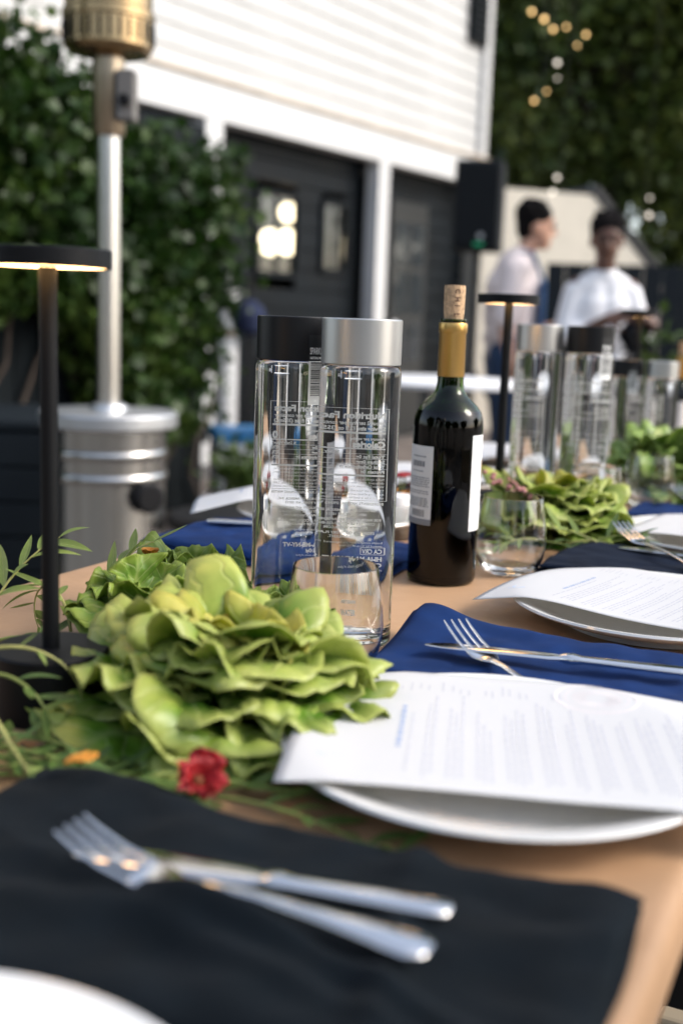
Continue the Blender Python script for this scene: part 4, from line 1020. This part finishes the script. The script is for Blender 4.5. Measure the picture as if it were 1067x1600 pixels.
    q.build('label_border', mat('border_grey', (.45, .42, .38), .6), fr, smooth=False)
    q = MB(); put_rect(q, .022, .045, .118, .140, fm, 8); q.build('label_emblem', mat('emblem_tan', (.35, .22, .13), .6), fr, angle=0)
    return t
wine('dark green wine bottle with gold foil and pulled cork, right of the near bottles', (.115, 1.262, T), math.atan2(1.262, .115)-PI/2)
wine('wine bottle far down the table at the right edge, behind the farthest lettuce', (.735, 2.52, T), .5-1.6, s=.80)

# ---------------------------------------------------------------- lettuces
ML_let = leafmat('lettuce_leaf', ((.045, .15, .010), (.16, .32, .03), (.42, .52, .09)), .36, .36, edge=(.58, .60, .17), spec=.5)
ML_let_in = leafmat('lettuce_heart', ((.20, .31, .03), (.36, .43, .05), (.56, .54, .11)), .40, .38, edge=(.62, .57, .14), spec=.5)
ML_fril = leafmat('frilly_lettuce', ((.08, .17, .02), (.16, .29, .04), (.33, .42, .08)), .32, .4, edge=(.30, .38, .06), spec=.45)
ML_let3 = leafmat('green_lettuce', ((.10, .22, .035), (.18, .33, .05), (.32, .45, .11)), .3, .36, edge=(.36, .46, .10), spec=.5)
def lettuce_leaf(L, W, el0, el1, roll, cup, ruf, k, seed, nr=15, seg=72, curlp=.72):
    rr = random.Random(seed); ph, ph2, ph3 = (rr.uniform(0, 2*PI) for _ in range(3)); asym = rr.uniform(-.12, .12)
    n = 40; Hh = [0]; Zz = [0]; EL = [el0]
    for i in range(1, n+1):
        a = i/n; e = el0+(el1-el0)*a**1.2
        if a > curlp: e -= roll*((a-curlp)/(1-curlp))**1.5
        EL.append(e); Hh.append(Hh[-1]+math.cos(e)*L/n); Zz.append(Zz[-1]+math.sin(e)*L/n)
    def at(a):
        x = max(0, min(.9999, a))*n; i = int(x); t = x-i
        return Hh[i]*(1-t)+Hh[i+1]*t, Zz[i]*(1-t)+Zz[i+1]*t, EL[i]*(1-t)+EL[i+1]*t
    mb = MB()
    def P(r, psi):
        cp, sp_ = math.cos(psi), math.sin(psi); q_ = .72 if cp > 0 else 1.0
        a = .5+.5*r*math.copysign(abs(cp)**q_, cp); b = r*math.copysign(abs(sp_)**(.80 if cp > 0 else 1.0), sp_)
        rad = 1+.03*math.sin(3*psi+ph)*r+.03*math.sin(5*psi+ph2)*r
        a = max(0, min(1, .5+(a-.5)*rad)); b *= rad
        h, z, e = at(a); lat = b*W*(.50+.80*a-.12*a*a) + asym*W*a*a
        edge = r**3
        sm = min(1, a*1.6)
        nrm = cup*L*b*b*(1.0-.9*max(0, r-.75)*2) + ruf*L*edge*sm*(.55*math.sin(k*psi+ph)+2.2*noise.noise((1.5*math.cos(psi)+9, 1.5*math.sin(psi), seed*2.3))+1.6*noise.noise((3.6*math.cos(psi), 3.6*math.sin(psi)+4, seed*1.1))) \
            + .018*L*math.sin(9*a+ph3)*abs(b) + .075*L*sm*noise.noise((a*3.4, b*3.4, seed*1.7)) + .034*L*noise.noise((a*9, b*9, seed*.7)) + .012*L*noise.noise((a*24, b*24, seed*.3)) - .025*L*math.exp(-(b/.07)**2)*sm
        # margin turned outwards
        nrm -= .10*L*max(0, abs(b)-.62)**1.5*3*sm
        return Vector((h - math.sin(e)*nrm, lat, z + math.cos(e)*nrm)), a, b
    c, a, b = P(0, 0); mb.add([c], []); mb.uv[0] = (a, b); mb.rim[0] = 0
    for i in range(1, nr+1):
        r = (i/nr)**.85
        for j in range(seg):
            p, a, b = P(r, 2*PI*j/seg); mb.v.append(tuple(p)); mb.uv[len(mb.v)-1] = (a, b)
            mb.rim[len(mb.v)-1] = r*min(1, a*2.2)
    for j in range(seg): mb.f.append((0, 1+j, 1+(j+1) % seg)); mb.mi.append(0)
    for i in range(nr-1):
        for j in range(seg):
            p, q = 1+i*seg+j, 1+i*seg+(j+1) % seg; mb.f.append((p, p+seg, q+seg, q)); mb.mi.append(0)
    return mb
def lettuce(label, loc, rz, s, seed, rings, name='lettuce_head', group='heads of lettuce down the table', m_out=None, m_in=None):
    """rings: (count, base radius, base z, L, W, el0, el1, roll, cup, ruffle, k, heart?)"""
    rr = random.Random(seed); t = thing(name, label, 'lettuce', loc, rz, group)
    for ri, (n, br, bz, L, W, e0, e1, roll, cup, ruf, k, heart) in enumerate(rings):
        a0 = rr.uniform(0, 2*PI)
        for i in range(n):
            az = a0+2*PI*i/n+rr.uniform(-.18, .18); sc = rr.uniform(.88, 1.12)*s; je = rr.uniform(-.14, .14)
            mb = lettuce_leaf(L*sc, W*sc, e0+je, e1+je+rr.uniform(-.15, .15), roll*rr.uniform(.4, 1.3), cup*rr.uniform(.7, 1.3), ruf*rr.uniform(.7, 1.4), k, seed*100+ri*20+i)
            mb.build('leaf', (m_in if heart else m_out), t, (br*s*math.cos(az), br*s*math.sin(az), bz*s+rr.uniform(-.003, .003)), az, angle=0, solid=.0006)
    MB().lathe([(0, 0), (.018*s, .0), (.022*s, .012*s), (.012*s, .03*s), (0, .034*s)], 20).build('core', mat('lettuce_core', (.5, .5, .25), .6), t)
    return t
RINGS = [
    (7, .014, .010, .108, .074, .10, -.30, .4, .20, .11, 3, False),
    (8, .014, .010, .106, .070, .48, .30, 1.2, .34, .13, 3, False),
    (8, .012, .012, .104, .068, .80, .62, 1.7, .44, .14, 2, False),
    (8, .010, .014, .102, .062, 1.02, .88, 2.1, .50, .14, 3, False),
    (7, .008, .018, .096, .054, 1.18, 1.15, 2.2, .55, .14, 2, False),
    (6, .006, .020, .084, .046, 1.32, 1.38, 2.0, .58, .14, 3, True),
    (6, .004, .024, .072, .038, 1.45, 1.6, 1.5, .58, .13, 3, True),
    (4, .002, .028, .058, .028, 1.55, 1.8, 1.0, .5, .10, 3, True)]
big_l = lettuce('big open butter lettuce head beside the left lamp, nearest to us', (-.076, .780, T), .4, .92, 2, RINGS, m_out=ML_let, m_in=ML_let_in)
big_l.scale = (1.03, 1.03, .80); big_l.rotation_euler = (R(2), R(5), .4)
mid_l = lettuce('butter lettuce head between the second lamp and the slanted menu', (.297, 1.56, T), 1.4, .93, 5, RINGS, m_out=ML_let, m_in=ML_let_in)
mid_l.scale = (1.08, 1.0, .74)
lettuce('green lettuce head at the right edge, in front of the small bottles', (.57, 1.98, T), .8, .95, 7, RINGS, m_out=ML_let3, m_in=ML_let)
FR = [(8, .005, .008, .085, .050, .6, .3, .7, .15, .10, 7, False), (7, .004, .012, .078, .044, .95, .8, .8, .2, .11, 7, False), (5, .003, .016, .065, .036, 1.3, 1.3, .6, .3, .12, 7, True)]
lettuce('frilly lettuce behind the left lamp and the big butter lettuce', (-.165, .955, T), 0, .92, 9, FR, 'frilly_lettuce', m_out=ML_fril, m_in=ML_fril)
lettuce('small frilly lettuce tuft behind the big butter lettuce, touching the glass', (-.052, .975, T), 1, .62, 10, FR, 'frilly_lettuce', m_out=ML_fril, m_in=ML_fril)
lettuce('frilly lettuce tuft with one leaf standing up left of the near bottles', (-.142, 1.06, T), 2, .78, 12, FR, 'frilly_lettuce', m_out=ML_fril, m_in=ML_fril)

# ---------------------------------------------------------------- sprigs and flowers
ML_sprig = leafmat('sprig_leaf', ((.045, .10, .02), (.085, .16, .03), (.16, .24, .05)), .3, .45, spec=.4)
ML_sprig2 = leafmat('sprig_leaf_pale', ((.12, .18, .04), (.20, .28, .06), (.30, .36, .10)), .3, .45, spec=.4)
M_stem = mat('sprig_stem', (.16, .20, .05), .6, var=.3, vscale=30)
M_stem2 = mat('sprig_stem_pale', (.30, .30, .10), .6, var=.3, vscale=30)
def leaflet_mesh(name, L, W, m, seed):
    rr = random.Random(seed); mb = MB(); n = 8; cv = rr.uniform(-.25, .35)
    vs = []; fs = []
    for i in range(n+1):
        a = i/n; w = W*math.sin(PI*min(1, a*.97+.03))**.8*(1-.3*a); z = -cv*L*a*a+.0; x = L*a
        for j, sgn in enumerate((-1, 0, 1)):
            mb.uv[len(vs)] = (a, sgn*.9); vs.append((x, sgn*w, z + (abs(sgn)*w*.35)))
    for i in range(n):
        for j in range(2): k = i*3+j; fs.append((k, k+3, k+4, k+1))
    mb.add(vs, fs); return mb.mesh(name, m, True, 0)
LEAF = {}
for nm, m in (('leaf', ML_sprig), ('pale', ML_sprig2)):
    LEAF[nm] = [leaflet_mesh('leaf', .026*sc, .0042*sc**.5, m, q) for q, sc in enumerate((.8, 1.0, 1.25, 1.5))]
def sprig(label, p0, az, el, L, droop, n, kind='leaf', seed=0, trip=False, group='green sprigs laid along the table', lsc=1.0, floor=T+.003):
    rr = random.Random(seed); t = thing('green_sprig', label, 'sprig', p0, 0, group)
    P = []; p = Vector((0, 0, 0)); e = el; a = az; N = 16
    for i in range(N+1):
        P.append(p.copy()); d = Vector((math.cos(a)*math.cos(e), math.sin(a)*math.cos(e), math.sin(e))); p = p+d*L/N
        if p.z+p0[2] < floor: p.z = floor-p0[2]; e = max(e, 0)
        e -= droop/N*(1+i/N); a += rr.uniform(-.08, .08)
    st = MB(); st.tube(P, [.0016-.0011*i/N for i in range(N+1)], 6); st.build('stem', M_stem2 if kind == 'pale' else M_stem, t)
    for k in range(n):
        f = .18+.82*(k+1)/n; i = min(N-1, int(f*N)); q = P[i].lerp(P[i+1], f*N-i) if i < N else P[N]
        d = (P[min(i+1, N)]-P[max(0, i-1)]).normalized(); x = d.cross(Vector((0, 0, 1)));
        x = x.normalized() if x.length > .05 else Vector((1, 0, 0)); u = x.cross(d)
        sg = 1 if k % 2 else -1
        ld = (d*.65 + x*sg*rr.uniform(.5, 1.0) + u*rr.uniform(-.2, .45)).normalized() if k < n-1 else d
        zz = (u + Vector((rr.uniform(-.4, .4), rr.uniform(-.4, .4), .6))).normalized(); yv = zz.cross(ld).normalized(); zv = ld.cross(yv)
        o = link('leaf', rr.choice(LEAF[kind]), t); s = rr.uniform(.8, 1.25)*lsc
        o.matrix_local = Matrix.Translation(q) @ Matrix(((ld.x, yv.x, zv.x, 0), (ld.y, yv.y, zv.y, 0), (ld.z, yv.z, zv.z, 0), (0, 0, 0, 1))) @ Matrix.Scale(s, 4)
    return t
# pile in front of the lamp base
G1 = 'green sprigs piled round the left lamp'
lab1 = 'thin leafy sprig in the dark pile between the left lamp and the black napkin'
for k in range(20):
    x = rnd.uniform(-.27, -.06); y = .628+rnd.uniform(0, .065)+(-.06-x)*.20
    sprig(lab1, (x, y, T+rnd.uniform(.003, .010)), rnd.choice((0, PI))+rnd.uniform(-.6, .6), rnd.uniform(.0, .15), rnd.uniform(.10, .17), rnd.uniform(.2, .6), 12, 'leaf', 60+k, group=G1, lsc=.9)
# loops over the lamp base
sprig('sprig arching over the base of the left lamp', (-.245, .75, T+.055), .1, .35, .09, 1.3, 6, 'pale', 90, group=G1, lsc=.8)
sprig('sprig hanging in front of the left side of the lamp base', (-.235, .735, T+.045), -.3, .2, .09, 1.8, 8, 'leaf', 91, group=G1, lsc=.9)
sprig('thick yellowish stalk lying at the left edge above the black napkin', (-.215, .69, T+.03), -1.0, -.1, .09, .6, 2, 'pale', 92, group=G1)
# standing sprigs left of the lamp, against the dark background
G2 = 'sprigs standing up left of the big lettuce'
sprig('tall sprig standing at the left edge, its leaves spread above the table', (-.305, .925, T+.01), .55, 1.15, .115, .5, 9, 'pale', 101, group=G2, lsc=1.15)
sprig('sprig bending over in an arch just left of the lamp stem', (-.225, .93, T+.02), 2.4, 1.35, .11, 2.6, 12, 'pale', 102, group=G2, lsc=1.0)
sprig('sprig with open leaflets right of the lamp stem, above the frilly lettuce', (-.215, 1.0, T+.03), .55, 1.2, .075, .7, 8, 'pale', 103, group=G2, lsc=.95)
for k in range(7):
    sprig('limp sprig lying on the kraft paper at the left edge', (-.33+.02*k, .84+rnd.uniform(-.05, .08), T+.012), rnd.uniform(-.4, 1.5), rnd.uniform(.2, .9), rnd.uniform(.08, .12), 1.6, 10, 'leaf', 110+k, group='limp sprigs at the left edge of the table')
# garland by the second lettuce and glass
for k in range(16):
    x = .20+rnd.uniform(0, .15); y = 1.36+rnd.uniform(0, .12)+(x-.2)*.3
    sprig('leafy sprig in the garland under the second lettuce, behind the empty glass', (x, y, T+rnd.uniform(.004, .03)), rnd.uniform(0, 2*PI), rnd.uniform(.1, .6), rnd.uniform(.09, .14), rnd.uniform(.6, 1.2), 10, 'pale' if k % 2 else 'leaf', 130+k, group='garland sprigs round the second lettuce')
for k in range(12):
    x = .46+rnd.uniform(0, .25); y = 1.74+rnd.uniform(0, .3)
    sprig('leafy sprig in the garland round the farthest lettuce', (x, y, T+rnd.uniform(.01, .05)), rnd.uniform(0, 2*PI), rnd.uniform(.1, .8), .12, 1.0, 10, 'leaf', 160+k, group='garland sprigs round the farthest lettuce')
# dusky pink flower spray by the second lamp
M_dusk = mat('dusky_pink', (.36, .16, .15), .7, var=.3, vscale=60)
for q, (p0, az, L) in enumerate((((.265, 1.45, T+.05), 2.55, .10), ((.275, 1.47, T+.045), 2.3, .085))):
    t = sprig(('dusky pink flower spray reaching left past the second lamp', 'dusky pink flower spray lower behind the empty glass')[q], p0, az, .45, L, .2, 4, 'pale', 180+q, group='dusky pink flower sprays', lsc=.6)
    rr = random.Random(q)
    for k in range(22):
        f = .3+.7*k/22; x = Vector((math.cos(az), math.sin(az), .42))*L*f*.92
        MB().ball((0, 0, 0), rr.uniform(.0022, .0042), 8, 6, sc=(1, 1, .8)).build('blossom', M_dusk, t, (x.x+rr.uniform(-.006, .006), x.y+rr.uniform(-.006, .006), x.z+rr.uniform(-.004, .008)))
# red flower
M_red = mat('red_petal', (.22, .0015, .004), .6, var=.45, vscale=60, sss=.1)
fl = thing('red_flower', 'open red flower lying between the lettuce and the black napkin', 'flower', (-.080, .632, T+.017))
fl.rotation_euler = (R(38), R(16), .4); fl.scale = (.86, .86, .86)
for k in range(6):
    a = 2*PI*k/6+.2; mb = lettuce_leaf(.020*(.85+.3*(k % 2)), .0135, .35+.25*(k % 3), 1.0, .5, .45, .16, 2, 300+k, 7, 28)
    mb.build('petal', M_red, fl, (.0015*math.cos(a), .0015*math.sin(a), 0), a, angle=0, solid=.0006)
MB().ball((0, 0, .004), .0042, 12, 8, sc=(1, 1, .7)).build('flower_centre', mat('dark_centre', (.12, .03, .006), .8), fl)
q = MB(); q.tube([(0, 0, 0), (.004, .010, -.012), (.02, .02, -.018)], .0012, 6); q.build('stem', M_stem, fl)
# orange bud, petal and far red flowers
M_orange = mat('orange_petal', (.50, .20, .02), .6, var=.3, vscale=80)
ob = thing('orange_flower', 'small orange flower bud standing in the frilly lettuce', 'flower', (-.178, 1.045, T+.062))
for k in range(9):
    a = 2*PI*k/9; mb = lettuce_leaf(.011, .0035, .7, 1.1, .2, .1, .03, 2, 320+k, 4, 14)
    mb.build('petal', M_orange, ob, (.001*math.cos(a), .001*math.sin(a), 0), a, angle=0)
q = MB(); q.tube([(0, 0, .001), (.003, -.012, -.03), (.0, -.02, -.058)], .0011, 6); q.build('stem', M_stem, ob)
pt = lettuce_leaf(.020, .0085, .1, .3, .3, .25, .06, 2, 340, 6, 24)
tag(pt.build('flower_petal', M_orange, None, (-.157, .628, T+.0285), .1, angle=0, solid=.0006), 'orange petal fallen on the black napkin', 'petal')
rf = thing('red_posy', 'little posy of red and orange flowers behind the wine bottle', 'flower', (.085, 1.66, T))
rr = random.Random(4)
for k in range(11):
    p = Vector((rr.uniform(-.03, .03), rr.uniform(-.03, .03), rr.uniform(.03, .07)))
    q = MB(); q.tube([(0, 0, .002), tuple(p*.6), tuple(p)], .0013, 6); q.build('stem', M_stem, rf)
    q = MB()
    for i in range(5): a = 2*PI*i/5; q.ball((p.x+.006*math.cos(a), p.y+.006*math.sin(a), p.z), .0062, 8, 6, sc=(1, 1, .5))
    q.build('flower', M_red if k % 3 else M_orange, rf)
jar = thing('candle_jar', 'small white-lidded glass jar behind the wine bottle, by the red posy', 'jar', (.075, 1.50, T))
MB().lathe([(0, 0), (.018, 0), (.0195, .002), (.0195, .042), (.018, .046), (.0165, .046), (.0175, .042), (.0175, .004), (0, .004)], 32).build('glass', M_glass, jar, angle=60)
MB().lathe([(0, .0462), (.0195, .0462), (.0195, .058), (.019, .059), (0, .059)], 32).build('lid', M_sticker, jar, angle=40)

# ---------------------------------------------------------------- glowing balls added for the bright glints between the leaves
M_glint = mat('fairy_bulb', (1, .8, .5), .4, emit=(1, .60, .20), estr=1.3)
M_glintw = mat('fairy_bulb_white', (1, .95, .9), .4, emit=(1, .88, .7), estr=.75)
def glint(label, x, y, zt, zs, m):
    t = thing('fairy_light_strand', label, 'fairy lights', (x, y, zt), 0, 'fairy light strands hanging in the dark trees')
    q = MB(); q.tube([(0, 0, 5.0-zt), (.01, 0, 0), (0, 0, min(zs)-zt)], .003, 5); q.build('wire', M_rubber, t)
    rr = random.Random(int(x*100))
    for z in zs: MB().ball((rr.uniform(-.09, .09), 0, z-zt), rr.uniform(.009, .018), 10, 8).build('bulb', m, t)
glint('strand of warm fairy lights, leftmost at the top of the trees', 1.39, 9.1, 3.46, (3.36, 3.31, 3.24), M_glint)
glint('strand of warm fairy lights hanging right of the top one', 1.64, 9.1, 3.36, (3.26, 3.21, 3.13), M_glint)
glint('strand of pale fairy lights in the middle of the dark trees', 1.45, 9.1, 3.10, (3.0, 2.89), M_glintw)
glint('strand of golden fairy lights lowest over the left man', 1.40, 9.1, 2.89, (2.79, 2.72), M_glint)
glint('strand of pale fairy lights above the man in white, at the right', 2.26, 9.1, 2.13, (2.03, 1.9), M_glintw)
glint('strand of pale fairy lights just above the left man', 1.59, 9.1, 2.26, (2.16, 2.05), M_glintw)
ob = MB().tube([(-.4, 9.1, 5.35), (.8, 9.1, 5.06), (2.2, 9.1, 5.0), (3.6, 9.1, 5.1), (5.2, 9.4, 5.5)], .006, 6)
tag(ob.build('overhead_cable', M_rubber), 'black cable strung from the house to the trees, carrying the fairy lights', 'cable')
